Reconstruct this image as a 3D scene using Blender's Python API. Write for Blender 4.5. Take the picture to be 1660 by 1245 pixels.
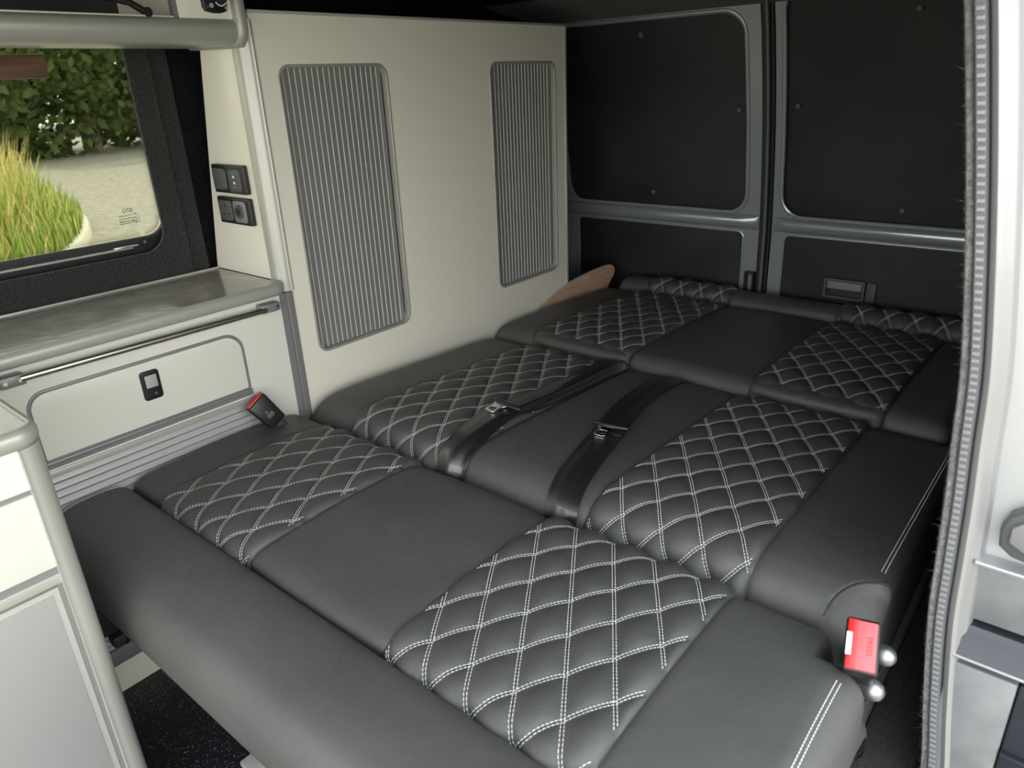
import bpy, bmesh, math, random
from mathutils import Vector, Matrix, Euler
random.seed(7)
PI = math.pi
S = bpy.context.scene
C = S.collection
for o in list(bpy.data.objects): bpy.data.objects.remove(o)

# ---------------------------------------------------------------- camera
cam = bpy.data.cameras.new('camera'); camo = bpy.data.objects.new('camera', cam); C.objects.link(camo)
camo.location = (1.2826, -0.8182, 0.6441)
camo.rotation_euler = Euler((1.17154, 0.0397833, 0.6880903), 'XYZ')
cam.sensor_fit = 'HORIZONTAL'; cam.sensor_width = 36.0
cam.lens = 36.0*1166.5/1660.0
cam.clip_start = 0.02; cam.clip_end = 400
cam.dof.use_dof = True; cam.dof.focus_distance = 1.35; cam.dof.aperture_fstop = 6.5
S.camera = camo
# ---------------------------------------------------------------- light
w = bpy.data.worlds.new('sky'); S.world = w; w.use_nodes = True
nt = w.node_tree; nt.nodes.clear()
wo = nt.nodes.new('ShaderNodeOutputWorld'); bg = nt.nodes.new('ShaderNodeBackground')
tc = nt.nodes.new('ShaderNodeTexCoord'); sx = nt.nodes.new('ShaderNodeSeparateXYZ'); rp = nt.nodes.new('ShaderNodeValToRGB')
nt.links.new(tc.outputs['Generated'], sx.inputs[0]); nt.links.new(sx.outputs['Z'], rp.inputs[0])
rp.color_ramp.elements[0].position = 0.0; rp.color_ramp.elements[0].color = (1.0, 0.98, 0.93, 1)
rp.color_ramp.elements[1].position = 0.7; rp.color_ramp.elements[1].color = (0.84, 0.92, 1.0, 1)
nt.links.new(rp.outputs[0], bg.inputs[0]); bg.inputs[1].default_value = 2.6
nt.links.new(bg.outputs[0], wo.inputs[0])
sun = bpy.data.lights.new('sun', 'SUN'); sun.energy = 3.0; sun.angle = math.radians(3); sun.color = (1.0, 0.95, 0.86)
suno = bpy.data.objects.new('sun', sun); C.objects.link(suno)
suno.rotation_euler = Vector((0.42, -0.55, -1.0)).to_track_quat('-Z', 'Y').to_euler()
S.view_settings.view_transform = 'Standard'; S.view_settings.look = 'None'
S.view_settings.gamma = 1.0; S.view_settings.use_curve_mapping = False
S.view_settings.exposure = 0.95

# ---------------------------------------------------------------- materials
def mat(name, col=(0.5,0.5,0.5), rough=0.5, metal=0.0, coat=0.0, spec=0.5, bump=None, bscale=300, bdist=0.001,
        noise=None, nscale=5, sheen=0.0, ndetail=4, aniso=0):
    m = bpy.data.materials.new(name); m.use_nodes = True; t = m.node_tree; b = t.nodes['Principled BSDF']
    b.inputs['Base Color'].default_value = (*col, 1); b.inputs['Roughness'].default_value = rough
    b.inputs['Metallic'].default_value = metal; b.inputs['Coat Weight'].default_value = coat
    b.inputs['Specular IOR Level'].default_value = spec; b.inputs['Sheen Weight'].default_value = sheen
    b.inputs['Sheen Roughness'].default_value = 0.4
    geo = t.nodes.new('ShaderNodeTexCoord')
    if bump:
        if bump == 'voronoi':
            n = t.nodes.new('ShaderNodeTexVoronoi'); out = n.outputs['Distance']; n.feature = 'DISTANCE_TO_EDGE'
            n.inputs['Scale'].default_value = bscale
            mr = t.nodes.new('ShaderNodeMath'); mr.operation = 'MINIMUM'; mr.inputs[1].default_value = 0.15
            t.links.new(out, mr.inputs[0]); out = mr.outputs[0]
        else:
            n = t.nodes.new('ShaderNodeTexNoise'); out = n.outputs['Fac']; n.inputs['Detail'].default_value = 3
            n.inputs['Scale'].default_value = bscale
        t.links.new(geo.outputs['Object'], n.inputs['Vector'])
        bp = t.nodes.new('ShaderNodeBump'); bp.inputs['Distance'].default_value = bdist; bp.inputs['Strength'].default_value = 1.0
        t.links.new(out, bp.inputs['Height']); t.links.new(bp.outputs[0], b.inputs['Normal'])
    if noise:
        n2 = t.nodes.new('ShaderNodeTexNoise'); n2.inputs['Scale'].default_value = nscale; n2.inputs['Detail'].default_value = ndetail
        mp = t.nodes.new('ShaderNodeMapping')
        if aniso: mp.inputs['Scale'].default_value = aniso
        t.links.new(geo.outputs['Object'], mp.inputs[0]); t.links.new(mp.outputs[0], n2.inputs['Vector'])
        r = t.nodes.new('ShaderNodeValToRGB'); r.color_ramp.elements[0].position = 0.3; r.color_ramp.elements[1].position = 0.7
        r.color_ramp.elements[0].color = (*noise[0], 1); r.color_ramp.elements[1].color = (*noise[1], 1)
        t.links.new(n2.outputs['Fac'], r.inputs[0]); t.links.new(r.outputs[0], b.inputs['Base Color'])
    return m

M = {}
M['leather'] = mat('black_leather', (0.066,0.066,0.064), 0.44, spec=0.55, bump='voronoi', bscale=520, bdist=0.0009,
                   noise=((0.060,0.060,0.058),(0.072,0.071,0.068)), nscale=9)
M['leather_smooth'] = mat('smooth_black_leather', (0.078,0.077,0.074), 0.46, spec=0.5, bump='voronoi', bscale=700, bdist=0.0006,
                   noise=((0.070,0.070,0.067),(0.088,0.086,0.082)), nscale=7)
M['thread'] = mat('white_thread', (0.76,0.75,0.72), 0.8)
M['seamdark'] = mat('dark_piping', (0.02,0.02,0.02), 0.5)
M['laminate'] = mat('cream_laminate', (0.80,0.77,0.66), 0.28, coat=0.25, spec=0.4)
M['white'] = mat('white_laminate', (0.70,0.69,0.62), 0.28, coat=0.25, spec=0.4)
M['trim'] = mat('silver_plastic_trim', (0.48,0.48,0.43), 0.33, metal=0.25)
M['edging'] = mat('dull_silver_edging', (0.40,0.41,0.36), 0.36, metal=0.25)
M['trimdark'] = mat('grey_plastic_trim', (0.22,0.22,0.22), 0.38, metal=0.2)
M['slat'] = mat('grey_tambour', (0.27,0.27,0.26), 0.4, metal=0.3)
M['shutterframe'] = mat('warm_grey_frame', (0.36,0.36,0.32), 0.35, metal=0.2)
M['bead'] = mat('polished_aluminium_bead', (0.85,0.85,0.82), 0.3, metal=0.1)
M['chrome'] = mat('chrome', (0.8,0.8,0.8), 0.12, metal=1.0)
M['steel'] = mat('brushed_steel', (0.62,0.60,0.54), 0.30, metal=1.0)
M['boltsteel'] = mat('dull_bolt_steel', (0.34,0.34,0.34), 0.38, metal=0.9)
M['fridge'] = mat('brushed_silver_panel', (0.38,0.37,0.36), 0.42, metal=0.35)
M['black'] = mat('black_plastic', (0.012,0.012,0.013), 0.35)
M['blackmatt'] = mat('matt_black_plastic', (0.02,0.021,0.023), 0.6)
M['charcoal'] = mat('charcoal_plastic', (0.075,0.08,0.085), 0.45)
M['red'] = mat('red_plastic', (0.80,0.02,0.02), 0.35)
M['redlight'] = mat('pale_red_plastic', (0.95,0.10,0.11), 0.4)
M['carpet'] = mat('grey_lining_carpet', (0.030,0.030,0.030), 0.95, bump='noise', bscale=450, bdist=0.004, noise=((0.014,0.014,0.014),(0.052,0.052,0.051)), nscale=260, ndetail=2, sheen=0.25, spec=0.1)
M['carpetblack'] = mat('black_lining_carpet', (0.012,0.012,0.013), 0.95, bump='noise', bscale=400, bdist=0.003, noise=((0.007,0.007,0.008),(0.018,0.018,0.020)), nscale=150, ndetail=2, spec=0.1)
M['jambcarpet'] = mat('pale_grey_carpet_edge', (0.26,0.26,0.26), 0.95, bump='noise', bscale=500, bdist=0.004, noise=((0.15,0.15,0.15),(0.34,0.34,0.34)), nscale=220, sheen=0.3, spec=0.1)
M['board'] = mat('black_door_board', (0.016,0.016,0.017), 0.62, noise=((0.012,0.012,0.013),(0.024,0.023,0.022)), nscale=6, bump='noise', bscale=500, bdist=0.0004)
M['paint'] = mat('grey_green_car_paint', (0.33,0.37,0.37), 0.26, metal=0.4, coat=0.6)
M['paintlight'] = mat('silver_car_paint', (0.46,0.47,0.48), 0.38, metal=0.55, coat=0.3)
M['pillarpaint'] = mat('grey_pillar_paint', (0.30,0.30,0.30), 0.35, metal=0.4, coat=0.3)
M['paintdirty'] = mat('scuffed_silver_paint', (0.35,0.36,0.38), 0.5, metal=0.4, noise=((0.19,0.20,0.21),(0.25,0.26,0.27)), nscale=25)
M['ledge'] = mat('dark_blue_grey_plastic', (0.035,0.04,0.05), 0.32, metal=0.3)
M['rubber'] = mat('grey_rubber', (0.12,0.125,0.13), 0.5)
M['rubberblack'] = mat('black_rubber', (0.015,0.015,0.016), 0.5)
M['ribs'] = mat('ribbed_metal_insert', (0.27,0.27,0.28), 0.45, metal=0.4)
M['webbing'] = mat('black_webbing', (0.014,0.012,0.015), 0.30, spec=1.0, coat=0.5, bump='noise', bscale=900, bdist=0.0004)
M['wood'] = mat('oak_veneer', (0.6,0.4,0.26), 0.5, noise=((0.52,0.33,0.20),(0.76,0.54,0.37)), nscale=9, aniso=(1,1.5,14))
M['woodedge'] = mat('pale_edge_banding', (0.52,0.50,0.42), 0.4)
M['darkwood'] = mat('brown_wood', (0.10,0.055,0.032), 0.5, noise=((0.07,0.035,0.02),(0.15,0.085,0.05)), nscale=8, aniso=(1,1,14))
M['mark'] = mat('faint_beige_print', (0.30,0.24,0.17), 0.6)
M['markdark'] = mat('black_glass_print', (0.05,0.05,0.035), 0.6)
M['whiteprint'] = mat('white_print', (0.75,0.76,0.76), 0.5)
M['tarmac'] = mat('pale_gravelly_tarmac', (0.27,0.25,0.20), 0.9, noise=((0.20,0.185,0.145),(0.32,0.30,0.24)), nscale=9, ndetail=9, spec=0.2)
M['kerb'] = mat('pale_concrete_kerb', (0.46,0.43,0.34), 0.85)
M['soil'] = mat('green_verge_soil', (0.13,0.17,0.03), 0.95, noise=((0.09,0.13,0.02),(0.20,0.20,0.05)), nscale=2)
M['bark'] = mat('grey_brown_bark', (0.16,0.13,0.09), 0.9)
M['leaf'] = mat('dark_green_leaves', (0.05,0.09,0.02), 0.7, noise=((0.03,0.06,0.012),(0.11,0.15,0.035)), nscale=1.4)

for k in ('leather','leather_smooth'):
    t = M[k].node_tree; b = t.nodes['Principled BSDF']; old = [l for l in t.links if l.to_socket == b.inputs['Normal']][0].from_node
    g = t.nodes.new('ShaderNodeTexCoord'); n = t.nodes.new('ShaderNodeTexNoise'); n.inputs['Scale'].default_value = 22; n.inputs['Detail'].default_value = 5; n.inputs['Distortion'].default_value = 0.8
    t.links.new(g.outputs['Object'], n.inputs['Vector']); bp = t.nodes.new('ShaderNodeBump'); bp.inputs['Distance'].default_value = 0.004; bp.inputs['Strength'].default_value = 0.35
    t.links.new(n.outputs['Fac'], bp.inputs['Height']); t.links.new(bp.outputs[0], old.inputs['Normal'])
def worktop_mat():
    m = mat('grey_stone_effect_laminate', (0.24,0.23,0.21), 0.16, coat=0.3, spec=0.55)
    t = m.node_tree; b = t.nodes['Principled BSDF']; g = t.nodes.new('ShaderNodeTexCoord')
    n = t.nodes.new('ShaderNodeTexNoise'); n.inputs['Scale'].default_value = 7; n.inputs['Detail'].default_value = 8; n.inputs['Distortion'].default_value = 1.6
    r = t.nodes.new('ShaderNodeValToRGB'); e = r.color_ramp.elements
    e[0].position = 0.30; e[0].color = (0.25,0.24,0.21,1); e[1].position = 0.72; e[1].color = (0.46,0.44,0.38,1)
    x = r.color_ramp.elements.new(0.52); x.color = (0.33,0.31,0.28,1)
    t.links.new(g.outputs['Object'], n.inputs['Vector']); t.links.new(n.outputs['Fac'], r.inputs[0]); t.links.new(r.outputs[0], b.inputs['Base Color'])
    bp = t.nodes.new('ShaderNodeBump'); bp.inputs['Distance'].default_value = 0.0012; bp.inputs['Strength'].default_value = 0.6
    n3 = t.nodes.new('ShaderNodeTexNoise'); n3.inputs['Scale'].default_value = 45; n3.inputs['Detail'].default_value = 5
    t.links.new(g.outputs['Object'], n3.inputs['Vector']); t.links.new(n3.outputs['Fac'], bp.inputs['Height']); t.links.new(bp.outputs[0], b.inputs['Normal'])
    return m
M['worktop'] = worktop_mat()
def speckle_mat():
    m = mat('speckled_black_vinyl', (0.01,0.01,0.012), 0.5)
    t = m.node_tree; b = t.nodes['Principled BSDF']; g = t.nodes.new('ShaderNodeTexCoord')
    v = t.nodes.new('ShaderNodeTexVoronoi'); v.inputs['Scale'].default_value = 330
    t.links.new(g.outputs['Object'], v.inputs['Vector'])
    a = t.nodes.new('ShaderNodeMath'); a.operation = 'LESS_THAN'; a.inputs[1].default_value = 0.30
    t.links.new(v.outputs['Distance'], a.inputs[0])
    s = t.nodes.new('ShaderNodeSeparateColor'); t.links.new(v.outputs['Color'], s.inputs[0])
    c2 = t.nodes.new('ShaderNodeMath'); c2.operation = 'GREATER_THAN'; c2.inputs[1].default_value = 0.72
    t.links.new(s.outputs[0], c2.inputs[0])
    mu = t.nodes.new('ShaderNodeMath'); mu.operation = 'MULTIPLY'; t.links.new(a.outputs[0], mu.inputs[0]); t.links.new(c2.outputs[0], mu.inputs[1])
    mx = t.nodes.new('ShaderNodeMix'); mx.data_type = 'RGBA'; mx.inputs[6].default_value = (0.010,0.010,0.013,1); mx.inputs[7].default_value = (0.35,0.36,0.40,1)
    t.links.new(mu.outputs[0], mx.inputs[0]); t.links.new(mx.outputs[2], b.inputs['Base Color'])
    return m
M['vinyl'] = speckle_mat()
def glass_mat():
    m = bpy.data.materials.new('tinted_window_glass'); m.use_nodes = True; t = m.node_tree; t.nodes.clear()
    o = t.nodes.new('ShaderNodeOutputMaterial'); tr = t.nodes.new('ShaderNodeBsdfTransparent'); gl = t.nodes.new('ShaderNodeBsdfGlossy')
    tr.inputs[0].default_value = (0.62,0.62,0.56,1); gl.inputs['Roughness'].default_value = 0.02
    fr = t.nodes.new('ShaderNodeFresnel'); fr.inputs[0].default_value = 1.22; mx = t.nodes.new('ShaderNodeMixShader')
    t.links.new(fr.outputs[0], mx.inputs[0]); t.links.new(tr.outputs[0], mx.inputs[1]); t.links.new(gl.outputs[0], mx.inputs[2]); t.links.new(mx.outputs[0], o.inputs[0])
    return m
M['glass'] = glass_mat()
def grass_mat():
    m = mat('meadow_grass', (0.3,0.35,0.05), 0.7); t = m.node_tree; b = t.nodes['Principled BSDF']
    a = t.nodes.new('ShaderNodeAttribute'); a.attribute_name = 'Col'
    t.links.new(a.outputs['Color'], b.inputs['Base Color'])
    b.inputs['Subsurface Weight'].default_value = 0.0
    return m
M['grass'] = grass_mat()

# ---------------------------------------------------------------- helpers
def link(name, me, m, parent=None, smooth=True, ang=35):
    o = bpy.data.objects.new(name, me); C.objects.link(o)
    if m is not None:
        me.materials.clear(); me.materials.append(m)
    if smooth:
        me.polygons.foreach_set('use_smooth', [True]*len(me.polygons))
        me.set_sharp_from_angle(angle=math.radians(ang))
    if parent is not None:
        o.parent = parent
        o.matrix_parent_inverse = Matrix.Identity(4)
        o.location = -Vector(parent.location) if parent.type == 'EMPTY' and parent.parent is None else (0,0,0)
    return o
def from_bm(name, bm, m, parent=None, smooth=True, ang=35, recalc=True):
    if recalc: bmesh.ops.recalc_face_normals(bm, faces=bm.faces)
    me = bpy.data.meshes.new(name); bm.to_mesh(me); bm.free()
    return link(name, me, m, parent, smooth, ang)
def thing(name, label, cat, loc=(0,0,0), group=None):
    o = bpy.data.objects.new(name, None); C.objects.link(o); o.location = loc; o.empty_display_size = 0.05
    o['label'] = label; o['category'] = cat
    if group: o['group'] = group
    return o
def tag(o, label, cat, group=None, kind=None):
    o['label'] = label; o['category'] = cat
    if group: o['group'] = group
    if kind: o['kind'] = kind
    return o
def struct(o): o['kind'] = 'structure'; return o
def lab(o, s): o['label'] = s; return o
def box(bm, x0, x1, y0, y1, z0, z1, bev=0.0, seg=2, mtx=None):
    r = bmesh.ops.create_cube(bm, size=1.0); vs = r['verts']
    for v in vs:
        v.co = Vector(((x0+x1)/2+v.co.x*(x1-x0), (y0+y1)/2+v.co.y*(y1-y0), (z0+z1)/2+v.co.z*(z1-z0)))
    if bev > 0:
        es = list({e for v in vs for e in v.link_edges})
        g = bmesh.ops.bevel(bm, geom=es, offset=bev, segments=seg, affect='EDGES', profile=0.5)
        vs = list({v for f in g['faces'] for v in f.verts} | {v for v in vs if v.is_valid})
    if mtx is not None:
        for v in vs:
            if v.is_valid: v.co = mtx @ v.co
    return vs
def bx(name, m, parent, *a, bev=0.0, seg=2, mtx=None):
    bm = bmesh.new(); box(bm, *a, bev=bev, seg=seg, mtx=mtx); return from_bm(name, bm, m, parent)
def tube(bm, pts, r, seg=12, caps=True, rad=None):
    pts = [Vector(p) for p in pts]; rings = []
    n = None
    for i, p in enumerate(pts):
        t = (pts[min(i+1, len(pts)-1)]-pts[max(i-1, 0)]).normalized()
        if n is None:
            n = t.orthogonal().normalized()
        else:
            n = (n - t*n.dot(t)).normalized()
        b = t.cross(n); rr = rad[i] if rad else r
        rings.append([bm.verts.new(p+(n*math.cos(2*PI*k/seg)+b*math.sin(2*PI*k/seg))*rr) for k in range(seg)])
    for i in range(len(rings)-1):
        for k in range(seg):
            bm.faces.new((rings[i][k], rings[i][(k+1)%seg], rings[i+1][(k+1)%seg], rings[i+1][k]))
    if caps:
        bm.faces.new(rings[0][::-1]); bm.faces.new(rings[-1])
def sweep(bm, path, prof_fn, closed=False, caps=True):
    """path: list; prof_fn(i, p) -> list of points (ring) ; skin the rings"""
    rings = [[bm.verts.new(q) for q in prof_fn(i, p)] for i, p in enumerate(path)]
    n = len(rings[0])
    for i in range(len(rings)-1):
        for k in range(n if closed else n-1):
            k2 = (k+1) % n
            bm.faces.new((rings[i][k], rings[i][k2], rings[i+1][k2], rings[i+1][k]))
    if closed and caps:
        bm.faces.new(rings[0][::-1]); bm.faces.new(rings[-1])
def rrect(u0, u1, v0, v1, r, n=8, rs=None):
    rs = rs or (r, r, r, r); out = []
    for (cx, cy, a0, rr) in ((u1-rs[0], v0+rs[0], -90, rs[0]), (u1-rs[1], v1-rs[1], 0, rs[1]), (u0+rs[2], v1-rs[2], 90, rs[2]), (u0+rs[3], v0+rs[3], 180, rs[3])):
        if rr < 1e-6: out.append((cx, cy)); continue
        for k in range(n+1):
            a = math.radians(a0+90*k/n); out.append((cx+rr*math.cos(a), cy+rr*math.sin(a)))
    return out
def plate_mesh(outline, holes, t, bev=0.0):
    cu = bpy.data.curves.new('tmp', 'CURVE'); cu.dimensions = '2D'; cu.fill_mode = 'BOTH'
    cu.extrude = max(t/2-bev, 1e-5); cu.bevel_depth = bev; cu.bevel_resolution = 2
    if bev: cu.offset = -bev
    for loop in [outline]+list(holes):
        sp = cu.splines.new('POLY'); sp.points.add(len(loop)-1)
        for i, (a, b) in enumerate(loop): sp.points[i].co = (a, b, 0, 1)
        sp.use_cyclic_u = True
    o = bpy.data.objects.new('tmp', cu); C.objects.link(o)
    dg = bpy.context.evaluated_depsgraph_get(); me = bpy.data.meshes.new_from_object(o.evaluated_get(dg))
    bpy.data.objects.remove(o); bpy.data.curves.remove(cu)
    bm = bmesh.new(); bm.from_mesh(me); bmesh.ops.remove_doubles(bm, verts=bm.verts, dist=1e-6); bm.to_mesh(me); bm.free()
    return me
# local plate (u,v,w) -> world : 'X' plane: u->y, v->z, w->x ; 'Y' plane: u->x, v->z, w->-y ; 'Z' plane: u->x, v->y, w->z
BAS = {'X': Matrix(((0,0,1,0),(1,0,0,0),(0,1,0,0),(0,0,0,1))), 'Y': Matrix(((1,0,0,0),(0,0,-1,0),(0,1,0,0),(0,0,0,1))), 'Z': Matrix.Identity(4)}
def plate(name, m, parent, plane, at, outline, holes=(), t=0.01, bev=0.0, ang=35):
    """at: coordinate of the front (outer) face"""
    me = plate_mesh(outline, holes, t, bev)
    B = BAS[plane].copy()
    n = {'X': Vector((1,0,0)), 'Y': Vector((0,-1,0)), 'Z': Vector((0,0,1))}[plane]
    base = {'X': Vector((at,0,0)), 'Y': Vector((0,at,0)), 'Z': Vector((0,0,at))}[plane]
    me.transform(Matrix.Translation(base-n*t/2) @ B)
    return link(name, me, m, parent, True, ang)
def text_mesh(body, size, mtx, depth=0.0004, align='CENTER'):
    cu = bpy.data.curves.new('tmp', 'FONT'); cu.body = body; cu.size = size; cu.extrude = depth; cu.align_x = align; cu.align_y = 'CENTER'
    o = bpy.data.objects.new('tmp', cu); C.objects.link(o)
    dg = bpy.context.evaluated_depsgraph_get(); me = bpy.data.meshes.new_from_object(o.evaluated_get(dg))
    bpy.data.objects.remove(o); bpy.data.curves.remove(cu); me.transform(mtx)
    return me
def frame_mtx(o, xa, ya):
    xa = Vector(xa).normalized(); ya = Vector(ya); ya = (ya-xa*ya.dot(xa)).normalized(); za = xa.cross(ya)
    m = Matrix.Identity(4)
    for i in range(3): m[i][0] = xa[i]; m[i][1] = ya[i]; m[i][2] = za[i]; m[i][3] = o[i]
    return m
FL = -0.415

# ================================================================ SETTING
# floor
o = plate('floor', M['vinyl'], None, 'Z', FL, [(-0.32,-1.5),(1.30,-1.5),(1.30,1.34),(-0.32,1.34)], (), 0.03); struct(o)
# ceiling
o = plate('ceiling', M['carpetblack'], None, 'Z', 0.875, [(-0.34,-1.5),(1.24,-1.5),(1.24,1.42),(-0.34,1.42)], (), 0.03); struct(o)
# left side wall : carpeted shell with rounded window opening
wy0, wy1, wz0, wz1 = -1.10, -0.118, 0.345, 0.80
hole = rrect(wy0, wy1, wz0, wz1, 0.045)
wl = plate('wall_left', M['carpetblack'], None, 'X', -0.272, [(-1.5,FL),(1.34,FL),(1.34,0.86),(-1.5,0.86)], [rrect(wy0-.004, wy1+.030, wz0-.004, wz1+.004, 0.05)], 0.016); struct(wl)
plate('lining_step', M['carpet'], wl, 'X', -0.262, rrect(-1.30, -0.030, 0.20, 0.845, 0.085), [rrect(wy0-.002, wy1+.012, wz0-.002, wz1+.002, 0.047)], 0.010, 0.003)
plate('window_surround', M['carpet'], wl, 'X', -0.250, rrect(-1.28, -0.073, 0.22, 0.842, 0.075), [hole], 0.012, 0.004)
# window
win = struct(bpy.data.objects.new('window_1', None)); C.objects.link(win); win.location = (-0.3,-0.6,0.5)
bm = bmesh.new()
a = rrect(wy0-.02, wy1+.06, wz0-.02, wz1+.02, 0.05); b = rrect(wy0+.004, wy1-.006, wz0+.032, wz1, 0.04)
bm.free()
plate('window_frame', M['blackmatt'], win, 'X', -0.292, a, [rrect(wy0+.004, wy1+.028, wz0+.026, wz1, 0.045)], 0.014, 0.002)
plate('window_pane', M['glass'], win, 'X', -0.3035, rrect(wy0-.01, wy1+.04, wz0-.01, wz1, 0.04), (), 0.003)
bm = bmesh.new()
box(bm, -0.292,-0.282, -1.05,-0.175, 0.353,0.3575, bev=0.001)
from_bm('drain_rail', bm, M['trim'], win)
bm = bmesh.new(); box(bm, -0.294,-0.276, -0.215,-0.165, 0.357,0.361, bev=0.001); from_bm('latch_catch', bm, M['steel'], win)
bm = bmesh.new(); tube(bm, [(-0.290,-0.148,0.362),(-0.284,-0.148,0.362)], 0.003, 10); from_bm('frame_screw', bm, M['steel'], win)
# printed dot border on the glass
bm = bmesh.new(); Xg = -0.3025
for row in range(5):
    sz = 0.0011-0.00016*row
    off = 0.0035*row
    for k in range(300):
        y = -0.1475-k*0.0032-(row%2)*0.0016
        if y < -0.75: break
        z = wz0+.026+0.003+off*0.6
        if y > -0.140:   # rounded corner
            continue
        bm.faces.new([bm.verts.new((Xg, y+sz*math.cos(q*PI/2), z+sz*math.sin(q*PI/2))) for q in range(4)])
    for k in range(140):
        z = wz0+.026+0.034+k*0.0032+(row%2)*0.0016
        y = wy1+.019-off*0.6
        bm.faces.new([bm.verts.new((Xg, y+sz*math.cos(q*PI/2), z+sz*math.sin(q*PI/2))) for q in range(4)])
    for k in range(22):
        aa = math.radians(-90+90*(k+.5*(row%2))/22); R_ = 0.036-off*0.6
        y = wy1+.019-.036+R_*math.cos(aa); z = wz0+.026+.04+R_*math.sin(aa)
        bm.faces.new([bm.verts.new((Xg, y+sz*math.cos(q*PI/2), z+sz*math.sin(q*PI/2))) for q in range(4)])
from_bm('dot_border', bm, M['markdark'], win, recalc=False)
# maker's mark printed on the glass
def gm(y, z): return frame_mtx((Xg+.0003, y, z), (0,1,0.02), (0,0,1))
me = text_mesh('OTB', 0.0105, gm(-0.161, 0.4275), 0.0001)
bm = bmesh.new(); bm.from_mesh(me)
def markbar(y0, y1, z, h): box(bm, Xg, Xg+.0002, y0, y1, z-h/2, z+h/2)
y = -0.181
markbar(-0.181,-0.163,0.4175,.0013); markbar(-0.161,-0.152,0.4185,.0009); markbar(-0.150,-0.143,0.4190,.0014)
rr = random.Random(3)
for z_, y1_ in ((0.4115,-0.150),(0.4062,-0.150),(0.4022,-0.148)):
    y = -0.181
    while y < y1_:
        ww = rr.uniform(.0008,.0022); markbar(y, y+ww, z_, rr.uniform(.0012,.0026)); y += ww+.0008
tube(bm, [(Xg+.0002,-0.1435+.0035*math.cos(q*PI/6),0.4045+.0035*math.sin(q*PI/6)) for q in range(13)], .0004, 4)
for (a_,b_,c_,d_) in ((-.1475,-.1405,.4138,.0006),(-.1475,-.1405,.4092,.0006)): markbar(a_,b_,c_,d_)
for q in (-.1475,-.1405): box(bm, Xg, Xg+.0002, q-.0003, q+.0003, .4092, .4138)
from_bm('glass_mark', bm, M['markdark'], win)
# right hand side wall behind the pillar
bm = bmesh.new()
rp_ = [(-0.42,1.285),(-0.19,1.262),(0.04,1.232),(0.207,1.223),(0.35,1.213),(0.535,1.187),(0.70,1.160),(0.86,1.128)]
sweep(bm, rp_, lambda i,p: [(p[1]-.006, 0.012, p[0]), (p[1]-.006, 1.34, p[0]), (p[1]+.015, 1.34, p[0]), (p[1]+.015, 0.012, p[0])], closed=True)
struct(from_bm('wall_right', bm, M['carpetblack'], None))
# rear header beam
bm = bmesh.new()
sweep(bm, [-0.34, 1.2], lambda i,x: [(x,0.90,0.862),(x,0.98,0.838),(x,1.08,0.822),(x,1.152,0.812),(x,1.168,0.799),(x,1.36,0.799),(x,1.36,0.862)], closed=True)
struct(from_bm('trim_1', bm, M['carpet'], None, ang=50))
# rear wall, left and right of the doors (dark shell behind the wardrobe)
struct(bx('wall_rear', M['carpetblack'], None, -0.34,1.29,1.365,1.38,FL,0.862))

# ---- rear barn doors
LEAN = [(-1,0),(0.02,0),(0.10,-0.002),(0.19,-0.006),(0.26,-0.013),(0.33,-0.024),(0.41,-0.037),(0.50,-0.054),(0.58,-0.073),(0.66,-0.095),(0.74,-0.119),(0.81,-0.144),(0.90,-0.180)]
def lean(o):
    '''the rear doors curve inwards towards the roof'''
    me = o.data; bm = bmesh.new(); bm.from_mesh(me)
    for z, _ in LEAN[1:-1]:
        bmesh.ops.bisect_plane(bm, geom=bm.verts[:]+bm.edges[:]+bm.faces[:], plane_co=(0,0,z), plane_no=(0,0,1))
    for v in bm.verts:
        for (za, a), (zb_, b) in zip(LEAN, LEAN[1:]):
            if za <= v.co.z <= zb_: v.co.y += a+(b-a)*(v.co.z-za)/(zb_-za); break
    bm.to_mesh(me); bm.free(); me.set_sharp_from_angle(angle=math.radians(35))
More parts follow.
